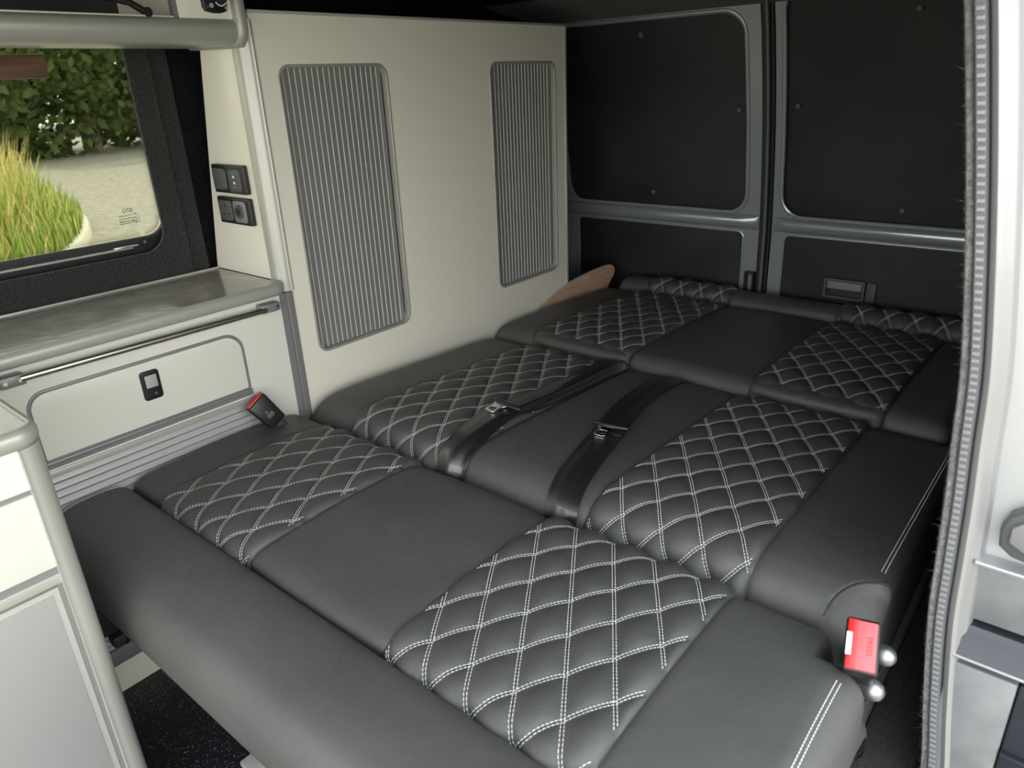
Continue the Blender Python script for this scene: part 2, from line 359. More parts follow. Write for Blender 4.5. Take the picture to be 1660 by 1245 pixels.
def door(name, x0, x1, winhole, lowhole, caps, side):
    d = struct(bpy.data.objects.new(name, None)); C.objects.link(d); d.location = ((x0+x1)/2, 1.33, FL)
    zb = -0.38
    plate('door_frame', M['paint'], d, 'Y', 1.318, [(x0,zb),(x1,zb),(x1,0.852),(x0,0.852)], [winhole, lowhole], 0.024, 0.0)
    # pressed rail across the door, rounded
    bm = bmesh.new()
    for L, r_ in ((winhole, 0.0060), (lowhole, 0.0035)):
        pts = [(p[0], 1.318, p[1]) for p in L]; pts.append(pts[0]); tube(bm, pts, r_, 10, caps=False)
    from_bm('pressed_edge', bm, M['paint'], d)
    wu = [p[0] for p in winhole]; wv = [p[1] for p in winhole]; lu = [p[0] for p in lowhole]; lv = [p[1] for p in lowhole]
    plate('upper_trim_panel', M['board'], d, 'Y', 1.332, rrect(min(wu)-.01,max(wu)+.01,min(wv)-.01,max(wv)+.01,0.06), (), 0.006, 0.002)
    plate('lower_trim_panel', M['board'], d, 'Y', 1.322, rrect(min(lu)-.006,max(lu)+.006,min(lv)-.006,max(lv)+.006,0.02), (), 0.006, 0.002)
    bm = bmesh.new()
    sweep(bm, [x0+.004, x0+.02, min(wu)+.02, max(wu)-.02, x1-.008, x1-.002], lambda i,x: [(x, 1.316-(0.020 if 1 < i < 4 else (0.006 if i in (1,4) else .001))*math.sin(math.radians(a)), 0.2245-0.0215*math.cos(math.radians(a))) for a in range(0,181,15)]+[(x,1.32,.245),(x,1.32,.203)], closed=True)
    from_bm('waist_rail', bm, M['paint'], d)
    for (cx, cz) in caps:
        bm = bmesh.new(); tube(bm, [(cx,1.329,cz),(cx,1.322,cz),(cx,1.3195,cz)], .007, 14, rad=[.0075,.007,.004]); lab(from_bm('screw_cap', bm, M['rubber'], d), 'small round grey screw cap')
    return d
d1 = door('door_1', -0.30, 0.467, rrect(-0.215,0.427,0.250,0.790,0.06), rrect(-0.185,0.420,-0.33,0.194,0.02), [(0.109, 0.750), (0.398, 0.542), (0.111, 0.294)], 0)
d2 = door('door_2', 0.505, 1.20, rrect(0.528,1.14,0.248,0.84,0.065), rrect(0.543,1.15,-0.33,0.196,0.02), [(0.834,0.758),(0.562,0.550),(0.846,0.288)], 1)
# rubber strip between the doors
bm = bmesh.new()
sweep(bm, [-0.38, 0.85], lambda i,z: [(0.468,1.325,z),(0.472,1.312,z),(0.480,1.312,z),(0.483,1.303,z),(0.494,1.303,z),(0.497,1.312,z),(0.502,1.312,z),(0.504,1.325,z),(0.504,1.345,z),(0.468,1.345,z)], closed=True)
struct(from_bm('trim_2', bm, M['rubberblack'], None))
bx('rubber_lip', M['rubber'], bpy.data.objects['trim_2'], 0.4855,0.4925,1.3005,1.3035,-0.38,0.85, bev=0.001)
# catch between the doors
lt = bmesh.new(); box(lt, 0.440,0.444,1.292,1.318,-0.02,0.075); box(lt,0.465,0.469,1.292,1.318,-0.02,0.070); box(lt,0.440,0.469,1.292,1.318,0.070,0.075, bev=.001)
from_bm('door_catch', lt, M['blackmatt'], d1)
# handle on right rear door
hf = plate('door_handle', M['charcoal'], d2, 'Y', 1.306, rrect(0.672,0.785,0.028,0.086,0.006), [rrect(0.680,0.777,0.036,0.079,0.004)], 0.018, 0.002)
hl = plate('handle_lever', M['trimdark'], hf, 'Y', 1.308, rrect(0.681,0.776,0.056,0.078,0.003), (), 0.008, 0.002)
plate('handle_recess', M['blackmatt'], hf, 'Y', 1.318, rrect(0.680,0.777,0.034,0.058,0.002), (), 0.006, 0.001)
plate('handle_housing', M['charcoal'], hf, 'Y', 1.314, rrect(0.786,0.812,0.026,0.082,0.004), (), 0.008, 0.002)

for d_ in (d1, d2, bpy.data.objects['trim_2']):
    if d_.type == 'MESH': lean(d_)
    for ch in d_.children_recursive: lean(ch)
# ---- sliding door aperture pillar (right edge of the picture)
pp = [(-0.60,1.243),(-0.42,1.2475),(-0.30,1.2465),(-0.187,1.2425),(-0.08,1.228),(0.041,1.2135),(0.13,1.208),(0.207,1.2035),(0.27,1.1985),(0.351,1.1925),(0.44,1.180),(0.535,1.1645),(0.62,1.149),(0.70,1.1335),(0.80,1.112),(0.90,1.088)]
def cr(pts, n):
    out = []
    for i in range(len(pts)-1):
        p0 = pts[max(i-1,0)]; p1 = pts[i]; p2 = pts[i+1]; p3 = pts[min(i+2,len(pts)-1)]
        for k in range(n):
            t = k/n
            out.append(tuple(0.5*((2*b)+(c-a)*t+(2*a-5*b+4*c-d)*t*t+(3*b-a-3*c+d)*t**3) for a,b,c,d in zip(p0,p1,p2,p3)))
    out.append(pts[-1]); return out
pd = cr(pp, 8)
def strip(name, m, prof, parent, closed=True):
    bm = bmesh.new(); sweep(bm, pd, lambda i,p: [(p[1]+a, b, p[0]) for a, b in prof], closed=closed); return from_bm(name, bm, m, parent, ang=50)
pil = strip('trim_3', M['pillarpaint'], [(0.020,0.004),(0.023,-0.004),(0.028,-0.007),(0.033,-0.004),(0.036,0.004),(0.040,0.006),(0.043,0.012),(0.045,0.030),(0.020,0.030)], None); struct(pil)
strip('carpet_edge', M['jambcarpet'], [(0.000,0.004),(0.002,-0.002),(0.005,-0.003),(0.0085,0.000),(0.0085,0.02),(0.000,0.02)], pil)
sl = strip('trim_4', M['rubber'], [(0.0085,0.002),(0.0090,-0.006),(0.0105,-0.009),(0.0180,-0.009),(0.0195,-0.005),(0.0205,0.003),(0.0205,0.02),(0.0085,0.02)], None); struct(sl)
bm = bmesh.new(); z = -0.40; i = 0
def px_at(z):
    for a, b in zip(pd, pd[1:]):
        if a[0] <= z <= b[0]:
            t = (z-a[0])/(b[0]-a[0]); return a[1]+(b[1]-a[1])*t
    return pd[-1][1]
while z < 0.88:
    x = px_at(z); x2 = px_at(z+.0048)
    box(bm, x+.0108, x+.0176, -0.0105, -0.0088, z, z+0.0040, bev=0.0005, seg=1); z += 0.0078
from_bm('seal_ribs', bm, M['ribs'], sl)
# fibres along the carpet edge
bm = bmesh.new(); rr = random.Random(5)
for k in range(900):
    z = rr.uniform(-0.35, 0.85); x = px_at(z); L = rr.uniform(.001,.004) if rr.random() < .97 else rr.uniform(.006,.012); a_ = rr.uniform(-.8,.8)
    p = Vector((x+.001, rr.uniform(-.003,.006), z)); q = p+Vector((-math.cos(a_), rr.uniform(-.4,.4), math.sin(a_)))*L
    n = Vector((0,0,1))*0.00012
    bm.faces.new([bm.verts.new(v) for v in (p-n, p+n, q)])
o = from_bm('carpet_fibres', bm, M['jambcarpet'], pil, smooth=False, recalc=False); o['kind'] = 'stuff'
# outer jamb plate, catch plate and ledges
jb = bmesh.new()
sweep(jb, [p for p in pd if p[0] > 0.10], lambda i,p: [(p[1]+.042,0.022,p[0]),(p[1]+.30,0.030,p[0]),(p[1]+.30,0.05,p[0]),(p[1]+.042,0.05,p[0])], closed=True)
jamb = struct(from_bm('trim_5', jb, M['paintlight'], None))
jb = bmesh.new()
box(jb, 1.245,1.52, 0.012,0.05, 0.052,0.135, bev=0.004)
o = from_bm('jamb_panel', jb, M['paintdirty'], jamb)
bm = bmesh.new(); box(bm, 1.245,1.52,0.000,0.05,0.130,0.136, bev=0.002); from_bm('seam_ledge', bm, M['paintlight'], jamb)
bm = bmesh.new()
sweep(bm, [1.245,1.52], lambda i,x: [(x,0.03,0.046),(x,0.010,0.045),(x,0.006,0.036),(x,0.002,0.022),(x,-0.003,0.013),(x,-0.005,0.008),(x,-0.002,0.005),(x,0.03,0.005)], closed=True)
from_bm('step_ledge', bm, M['ledge'], jamb, ang=60)
bm = bmesh.new(); box(bm, 1.245,1.52,-0.0062,-0.002,0.0055,0.0095, bev=.0015); lab(from_bm('ledge_lip', bm, M['paintlight'], jamb), 'bright lip of the step ledge')
bm = bmesh.new(); box(bm, 1.245,1.313, -0.004,0.05,-0.45,-0.002, bev=0.003); from_bm('lower_jamb', bm, M['paintdirty'], jamb)
bm = bmesh.new(); box(bm, 1.3145,1.52, -0.001,0.05,-0.45,-0.003, bev=0.003); box(bm,1.3145,1.52,-0.01,0.0,-0.105,-0.100,bev=.002); box(bm,1.325,1.52,-0.008,0.0,-0.028,-0.018,bev=.002); from_bm('lower_moulding', bm, M['ledge'], jamb)
# door striker: rounded block with recess
bm = bmesh.new()
ol = [(1.262,0.160),(1.275,0.150),(1.33,0.142),(1.33,0.222),(1.300,0.222),(1.286,0.214),(1.274,0.205),(1.266,0.198),(1.260,0.180)]
st = plate('door_striker', M['charcoal'], jamb, 'Y', 0.004, ol, (), 0.022, 0.004)
plate('striker_face', M['trimdark'], st, 'Y', -0.001, [(1.270,0.170),(1.285,0.162),(1.32,0.158),(1.32,0.212),(1.300,0.212),(1.288,0.206),(1.278,0.196),(1.270,0.188)], (), 0.006, 0.002)

# ================================================================ FURNITURE ON THE LEFT
# ---- tall wardrobe
wd = thing('wardrobe', 'tall cream wardrobe with two grey ribbed sliding shutters beside the bed', 'wardrobe', (-0.1,0.5,FL))
Wy1, Wzt = 0.978, 0.775
hA = rrect(0.045,0.318,0.109,0.688,0.026); hB = rrect(0.655,0.930,0.109,0.688,0.026)
plate('face_panel', M['laminate'], wd, 'X', 0.0, [(0.001,FL),(Wy1,FL),(Wy1,Wzt),(0.001,Wzt)], [hA,hB], 0.015, 0.0)
def shutter(y0, y1):
    z0, z1 = 0.109, 0.688
    plate('shutter_frame', M['shutterframe'], wd, 'X', 0.0018, rrect(y0-.0015,y1+.0015,z0-.0015,z1+.0015,0.0275), [rrect(y0+.0045,y1-.0045,z0+.0045,z1-.0045,0.0225)], 0.0170, 0.002)
    bm = bmesh.new(); n = 19; p = (y1-y0-.012)/n; ya = y0+.006
    path = [z0+.004, z1-.004]
    prof = []
    for k in range(n):
        a = ya+k*p
        prof += [(-0.0152, a+.0004), (-0.0138, a+.0012), (-0.0135, a+p*.5), (-0.0138, a+p-.0012), (-0.0152, a+p-.0004)]
    sweep(bm, path, lambda i,z: [(x,y,z) for x,y in prof])
    sh = from_bm('tambour_shutter', bm, M['slat'], wd, ang=25, recalc=False)
    bm = bmesh.new()
    for k in range(1, n):
        y = ya+k*p
        box(bm, -0.0150,-0.0128, y-.0005,y+.0005, z0+.004,z1-.004)
    from_bm('bright_beads', bm, M['bead'], sh)
shutter(0.045,0.318); shutter(0.655,0.930)
bx('rear_edge_trim', M['trim'], wd, -0.016,0.002,0.974,0.984,FL,Wzt, bev=0.002)
bx('top_edge_trim', M['trim'], wd, -0.016,0.0015,0.001,0.984,Wzt,Wzt+.006, bev=0.002)
plate('end_panel', M['laminate'], wd, 'Y', -0.018, [(-0.250,0.2848),(-0.036,0.2848),(-0.036,0.742),(-0.146,0.742)], (), 0.014, 0.0)
bx('top_board', M['laminate'], wd, -0.20,-0.016,0.016,0.97,Wzt-.016,Wzt-.001)
# rounded aluminium corner post
bm = bmesh.new()
prof = [(-0.040,-0.012),(-0.036,-0.0200)]+[(-0.021+0.0215*math.sin(math.radians(a)), 0.0005-0.0215*math.cos(math.radians(a))) for a in range(0,91,10)]+[(0.0015,0.0015),(0.001,0.006),(-0.012,0.012),(-0.040,0.0)]
sweep(bm, [0.262,0.765], lambda i,z: [(x,y,z) for x,y in prof], closed=True)
from_bm('corner_post', bm, M['trim'], wd, ang=40)
bm = bmesh.new()
sweep(bm, [FL,0.261], lambda i,z: [(x,y,z) for x,y in ((-0.02,-0.031),(0.002,-0.031),(0.003,-0.019),(0.001,-0.017),(0.001,-0.014),(0.0035,-0.012),(0.0035,-0.001),(0.001,0.001),(-0.02,0.001))], closed=True)
from_bm('lower_post', bm, M['trimdark'], wd, ang=30)

# sockets on the end panel : px rows
def socket_plate(z0, z1, label, kind):
    t = thing('socket_plate', label, 'socket', (-0.115,-0.024,z0))
    plate('surround', M['black'], t, 'Y', -0.0290, rrect(-0.175,-0.056,z0,z1,0.003), (), 0.010, 0.002)
    a0, a1, b0, b1 = -0.169,-0.121,-0.115,-0.070
    if kind == 0:
        m = plate('rocker_switch', M['charcoal'], t, 'Y', -0.0325, rrect(a0,a1,z0+.007,z1-.007,0.007), (), 0.004, 0.001)
        u = plate('usb_outlet', M['charcoal'], t, 'Y', -0.0310, rrect(b0,b1,z0+.005,z1-.008,0.007), (), 0.003, 0.0008)
        bm = bmesh.new()
        for dz in (-.006,.006): box(bm, -0.0955,-0.0895,-0.0316,-0.0310,(z0+z1)/2+dz-.0022,(z0+z1)/2+dz+.0022)
        for dx in (-.0965,-.0890):
            for dz in (-.014,.013): box(bm, dx-.0006,dx+.0006,-0.0316,-0.0310,(z0+z1)/2+dz-.0006,(z0+z1)/2+dz+.0006)
        from_bm('usb_contacts', bm, M['whiteprint'], u)
    else:
        m = plate('plug_socket', M['charcoal'], t, 'Y', -0.0310, rrect(a0,a1,z0+.006,z1-.007,0.007), (), 0.003, 0.0008)
        bm = bmesh.new(); zc = (z0+z1)/2; xc = (a0+a1)/2
        box(bm, xc-.0018,xc+.0018,-0.0314,-0.0309,zc+.006,zc+.013); box(bm, xc-.011,xc-.006,-0.0314,-0.0309,zc-.010,zc-.0065); box(bm, xc+.006,xc+.011,-0.0314,-0.0309,zc-.010,zc-.0065)
        from_bm('pin_holes', bm, M['black'], m)
        c = plate('cigar_socket', M['trimdark'], t, 'Y', -0.0310, rrect(b0,b1,z0+.005,z1-.006,0.007), (), 0.003, 0.0008)
        bm = bmesh.new(); xc = (b0+b1)/2
        tube(bm, [(xc,-0.0305,zc),(xc,-0.0345,zc)], .0135, 24, rad=[.0145,.0135]); from_bm('socket_rim', bm, M['charcoal'], c)
        bm = bmesh.new(); tube(bm, [(xc,-0.0340,zc),(xc,-0.0348,zc)], .0092, 24); from_bm('socket_bore', bm, M['black'], c)
socket_plate(0.455,0.511,'black double plate with rocker switch and USB outlets, upper one on cream end panel',0)
socket_plate(0.393,0.447,'black double plate with three-pin and round sockets, lower one on cream end panel',1)

# ---- low cupboard under the window
lc = thing('low_cupboard', 'low white cupboard under the van window with rounded flap and grey ribbed front', 'cupboard', (-0.12,-0.55,FL))
bx('carcass', M['white'], lc, -0.24,-0.016,-1.10,-0.034,FL,0.260)
fl = rrect(-0.515,-0.131,0.090,0.211,0.03,rs=(0.004,0.036,0.03,0.004))
plate('face_panel', M['white'], lc, 'X', 0.0, [(-1.10,-0.35),(-0.0315,-0.35),(-0.0315,0.261),(-1.10,0.261)], [fl, rrect(-0.9,-0.112,-0.32,0.060,0.004)], 0.014)
fp = plate('flap', M['white'], lc, 'X', 0.0035, rrect(-0.511,-0.135,0.0925,0.207,0.03,rs=(0.003,0.033,0.027,0.003)), (), 0.010, 0.0015)
plate('flap_trim', M['trimdark'], lc, 'X', 0.0025, rrect(-0.5165,-0.1295,0.088,0.2125,0.03,rs=(0.005,0.038,0.032,0.005)), [rrect(-0.5115,-0.1345,0.092,0.2075,0.03,rs=(0.003,0.0335,0.0275,0.003))], 0.006, 0.001)
# latch
ltc = plate('push_latch', M['black'], fp, 'X', 0.0065, rrect(-0.337,-0.303,0.1365,0.1915,0.006), (), 0.004, 0.001)
plate('latch_button', M['trim'], ltc, 'X', 0.0085, rrect(-0.330,-0.309,0.160,0.183,0.001), (), 0.003, 0.0005)
bm = bmesh.new(); tube(bm, [(0.0060,-0.3165,0.1475),(0.0082,-0.3165,0.1475)], .003, 12); from_bm('latch_pin', bm, M['charcoal'], ltc)
# strips between flap and ribbed front
bm = bmesh.new()
sweep(bm, [-0.9,-0.128], lambda i,y: [(x,y,z) for x,z in ((-0.01,0.088),(0.0028,0.088),(0.0035,0.085),(0.0015,0.083),(0.0035,0.081),(0.0035,0.076),(-0.001,0.074),(-0.001,0.071),(-0.01,0.071))], closed=True)
lab(from_bm('flap_hinge_rail', bm, M['trimdark'], lc, ang=25), 'dark grey hinge rail under the flap')
bm = bmesh.new(); box(bm,-0.006,0.003,-0.9,-0.118,0.060,0.0715,bev=.001); from_bm('ribbed_front_rail', bm, M['trim'], lc)
bm = bmesh.new(); prof = []; z = 0.060
while z > -0.322:
    prof += [(-0.0075,z),(-0.0035,z-.0008),(-0.0030,z-.0080),(-0.0024,z-.0110),(-0.0040,z-.0126),(-0.0075,z-.0134)]; z -= 0.0142
sweep(bm, [-0.9,-0.113], lambda i,y: [(x,y,z) for x,z in prof])
from_bm('ribbed_shutter', bm, mat('grey_ribbed_shutter', (0.50,0.50,0.49), 0.36, metal=0.3), lc, ang=20, recalc=False)
bm = bmesh.new(); box(bm,-0.006,0.002,-0.125,-0.110,-0.33,0.075,bev=.001); from_bm('shutter_side_rail', bm, M['trim'], lc)
bm = bmesh.new(); box(bm,-0.006,0.004,-0.9,-0.110,-0.352,-0.318,bev=.0015); from_bm('lower_rail', bm, M['trimdark'], lc)
bx('plinth', M['laminate'], lc, -0.010,0.0,-1.10,-0.032,FL,-0.352)
# worktop of low cupboard
wt = thing('worktop', 'long glossy grey stone-effect worktop with silver edge under the window', 'worktop', (-0.1,-0.5,0.262))
ol = [(-0.238,-1.10),(0.008,-1.10)]+[(0.008-0.022+0.022*math.cos(math.radians(a)), -0.0445+0.022*math.sin(math.radians(a))) for a in range(0,91,15)]+[(-0.238,-0.0225)]
plate('worktop_board', M['worktop'], wt, 'Z', 0.2845, ol, (), 0.020)
bm = bmesh.new()
path = [(0.008,-1.10)]+[(0.008-0.022+0.022*math.cos(math.radians(a)), -0.0445+0.022*math.sin(math.radians(a))) for a in range(0,91,10)]+[(-0.03,-0.0225)]
def edge_ring(i, p, path=None): pass
def edging(bm, path, prof):
    P = [Vector((a,b,0)) for a,b in path]
    def ring(i, p):
        t = (P[min(i+1,len(P)-1)]-P[max(i-1,0)]).normalized(); n = Vector((t.y,-t.x,0))
        return [P[i]+n*a+Vector((0,0,z)) for a,z in prof]
    sweep(bm, path, ring, closed=True)
ep = [(-0.002,0.2870),(-0.0005,0.2876),(0.0015,0.2872),(0.003,0.2855),(0.0062,0.2835),(0.0080,0.277),(0.0075,0.270),(0.0045,0.2630),(-0.002,0.2620)]
edging(bm, path, ep); from_bm('edge_trim', bm, M['edging'], wt, ang=60)
bx('rear_upstand', M['trim'], wt, -0.2425,-0.2385,-1.10,-0.020,0.275,0.2880, bev=0.001)

# handrail
hr = thing('grab_rail', 'long chrome rail on grey end brackets below the worktop edge', 'rail', (0.012,-0.29,0.245))
bm = bmesh.new(); tube(bm, [(0.020,-0.515,0.2470),(0.020,-0.078,0.2440)], .0062, 20); from_bm('rail', bm, M['steel'], hr)
for ya, yb, s in ((-0.088,-0.046,1),(-0.545,-0.508,-1)):
    bm = bmesh.new(); box(bm, 0.001,0.024, ya,yb, 0.2365,0.2545, bev=0.003)
    b_ = from_bm('bracket', bm, M['trimdark'], hr)
    for q in (ya+.008, yb-.008):
        bm = bmesh.new(); tube(bm, [(0.0235,q,0.246),(0.0255,q,0.246)], .0032, 12); from_bm('screw', bm, M['steel'], b_)

# ---- kitchen unit nearest camera
ku = thing('kitchen_unit', 'kitchen unit with white drawer front and silver fridge door at the left edge', 'kitchen unit', (0.15,-0.9,FL))
bx('carcass', M['white'], ku, 0.008,0.322,-1.30,-0.597,FL,0.260)
XF = 0.335
bx('upper_fascia', M['white'], ku, 0.31,XF,-1.30,-0.613,0.2085,0.262)
bx('fascia_gap_strip', M['trimdark'], ku, 0.31,XF-.003,-1.30,-0.613,0.200,0.2085)
bx('drawer', M['white'], ku, 0.31,XF+.001,-1.30,-0.6165,0.0955,0.2015, bev=0.0015)
bx('drawer_handle_strip', M['trimdark'], ku, 0.31,XF-.002,-1.30,-0.6165,0.0850,0.0950)
bx('frame_rail', M['trim'], ku, 0.31,XF+.001,-1.30,-0.6165,0.0705,0.0850, bev=0.001)
fd = plate('fridge_door', M['trim'], ku, 'X', XF, [(-1.30,-0.40),(-0.6235,-0.40),(-0.6235,0.0665),(-1.30,0.0665)], (), 0.02, 0.001)
plate('fridge_panel', M['fridge'], fd, 'X', XF+.0012, [(-1.29,-0.39),(-0.632,-0.39),(-0.632,0.0585),(-1.29,0.0585)], (), 0.004, 0.0005)
bm = bmesh.new()
prof = [(0.300,-0.590)]+[(0.311+0.027*math.sin(math.radians(a)), -0.614+0.027*math.cos(math.radians(a))) for a in range(0,91,9)]+[(0.3395,-0.6165),(0.335,-0.6175),(0.300,-0.6175)]
sweep(bm, [FL,0.262], lambda i,z: [(x,y,z) for x,y in prof], closed=True)
from_bm('corner_post', bm, M['trim'], ku, ang=40)
bx('door_gap_seal', M['trimdark'], ku, 0.31,XF-.001,-0.6235,-0.6170,-0.40,0.0705)
kw = thing('kitchen_worktop', 'pale grey stone-effect worktop corner with silver edge at the left edge', 'worktop', (0.15,-0.9,0.262))
rad = 0.022
arc = [(0.334-rad+rad*math.cos(math.radians(a)), -0.592-rad+rad*math.sin(math.radians(a))) for a in range(0,91,10)]
plate('worktop_board', M['worktop'], kw, 'Z', 0.2845, [(-0.236,-1.35),(0.334,-1.35)]+arc+[(0.024,-0.592),(0.024,-1.12),(-0.236,-1.12)], (), 0.020)
bm = bmesh.new(); edging(bm, [(0.334,-1.35)]+arc+[(0.024,-0.592)], ep); from_bm('edge_trim', bm, M['edging'], kw, ang=60)

# ---- overhead locker
ol_ = thing('overhead_locker', 'open cream overhead locker with grey curved fascia above the window', 'locker', (-0.1,-0.4,0.72))
def lprof(z): pass
y_end = -0.030
bm = bmesh.new()
fp_ = [(-0.16,0.7245),(-0.03,0.7215),(-0.010,0.722),(0.004,0.7275),(0.012,0.737),(0.014,0.748),(0.010,0.757),(0.003,0.7625),(-0.16,0.7640)]
sweep(bm, [-1.3, y_end], lambda i,y: [(x,y,z) for x,z in fp_], closed=True)
from_bm('curved_fascia', bm, M['edging'], ol_, ang=50)
plate('face_board', M['laminate'], ol_, 'X', 0.002, [(-0.128,0.7625),(y_end,0.7625),(y_end,0.860),(-0.128,0.860)], (), 0.012, 0.001)
bx('opening_edge_strip', M['trimdark'], ol_, -0.012,0.000,-0.1365,-0.1285,0.7625,0.860)
plate('divider', M['laminate'], ol_, 'Y', -0.134, [(-0.20,0.765),(-0.012,0.765),(-0.012,0.86),(-0.20,0.86)], (), 0.008)
bx('locker_lining', M['blackmatt'], ol_, -0.205,-0.200,-1.3,-0.134,0.765,0.86)
bx('locker_lip', M['laminate'], ol_, -0.014,0.001,-1.3,-0.137,0.762,0.7655, bev=.001)
bm = bmesh.new()
cp = [(-0.17,0.7215),(-0.02,0.7175),(0.000,0.7185),(0.012,0.7265),(0.0195,0.740),(0.0205,0.757),(0.018,0.80),(0.014,0.862),(-0.17,0.862)]
sweep(bm, [y_end-.001,y_end+.003,y_end+.014,y_end+.018], lambda i,y: [(x-(0.003 if i in (0,3) and x>-.1 else 0),y,z+(0.003 if i in (0,3) and z<.85 else 0)) for x,z in cp], closed=True)
from_bm('end_cap', bm, M['edging'], ol_, ang=50)
gs = bmesh.new(); tube(gs, [(-0.004,-0.30,0.800),(-0.004,-0.205,0.783),(-0.004,-0.185,0.772)], .0055, 12)
tube(gs, [(-0.008,-0.180,0.7695),(0.002,-0.180,0.7695)], .0075, 14)
from_bm('gas_strut', gs, M['black'], ol_)
# heater controller
hc = thing('heater_control', 'black rounded heater control panel with dial on the overhead locker', 'control panel', (0.004,-0.064,0.768))
pts = [(-0.0865,0.86),(-0.0860,0.780),(-0.082,0.7735),(-0.070,0.7712),(-0.055,0.7712),(-0.044,0.7745),(-0.0415,0.7785),(-0.0412,0.86)]
plate('panel', M['black'], hc, 'X', 0.0105, pts, (), 0.009, 0.002)
bm = bmesh.new(); tube(bm, [(0.0100,-0.0535,0.7935),(0.020,-0.0535,0.7935)], .0085, 24, rad=[.0085,.0078]); dl = from_bm('dial', bm, M['blackmatt'], hc)
bm = bmesh.new(); tube(bm, [(0.0106,-0.0535+.0108*math.cos(math.radians(a)),0.7935+.0108*math.sin(math.radians(a))) for a in range(-150,60,10)], .0012, 6); from_bm('dial_ring', bm, M['whiteprint'], hc)
bm = bmesh.new()
for a in range(4): box(bm, 0.0103,0.0108,-0.0035,0.0035,-0.0009,0.0009, mtx=Matrix.Translation((0,-0.0715,0.7825)) @ Matrix.Rotation(a*PI/4,4,'X'))
from_bm('fan_symbol', bm, M['whiteprint'], hc)
for q in ((-0.0790,-0.0775,0.7800,0.7815),(-0.0745,-0.0725,0.793,0.800),(-0.0465,-0.0445,0.7775,0.7815)):
    bx('panel_mark', M['whiteprint'], hc, 0.0103,0.0108,*q)
# wooden pelmet above the window
pm = bx('wooden_pelmet', M['darkwood'], None, -0.242,-0.220,-1.2,-0.270,0.680,0.719, bev=0.002)
tag(pm, 'brown wood strip above the window under the overhead locker', 'wood strip')

# ================================================================ BED
HX, HY = 0.0333, 0.0522
def catmull(pts, step=0.0025):
    d = cr(pts, 14); out = [Vector(d[0])]
    L = [0]
    for a, b in zip(d, d[1:]): L.append(L[-1]+(Vector(b)-Vector(a)).length)
    n = max(2, int(L[-1]/step)); res = []; j = 0
    for k in range(n+1):
        s = L[-1]*k/n
        while j < len(L)-2 and L[j+1] < s: j += 1
        t = (s-L[j])/max(L[j+1]-L[j],1e-9); res.append(tuple(a+(b-a)*t for a, b in zip(d[j], d[j+1])))
    return res, L[-1]
class Prof:
    def __init__(self, pts, ymid):
        self.p, self.L = catmull([tuple(map(float,q)) for q in pts])
        n = len(self.p); self.ds = self.L/(n-1)
        k = min(range(n), key=lambda i: abs(self.p[i][0]-ymid)+ (0 if 0.1*n < i < .9*n else 10)); self.off = self.p[k][0]-k*self.ds
    def at(self, yq):
        s = (yq-self.off)/self.ds; n = len(self.p)-1; i = min(max(int(math.floor(s)),0),n-1); t = min(max(s-i,0),1)
        a = self.p[i]; b = self.p[i+1]; dy, dz = b[0]-a[0], b[1]-a[1]; l = math.hypot(dy,dz) or 1
        return a[0]+dy*t, a[1]+dz*t, -dz/l, dy/l
    @property
    def y0(self): return self.off
    @property
    def y1(self): return self.off+self.L
def quilt_h(x, yq, ph, A):
    u = (x-ph[0])/(2*HX)+(yq-ph[1])/(2*HY); v = (x-ph[0])/(2*HX)-(yq-ph[1])/(2*HY)
    return A*((abs(math.sin(PI*u))*abs(math.sin(PI*v)))**0.42)
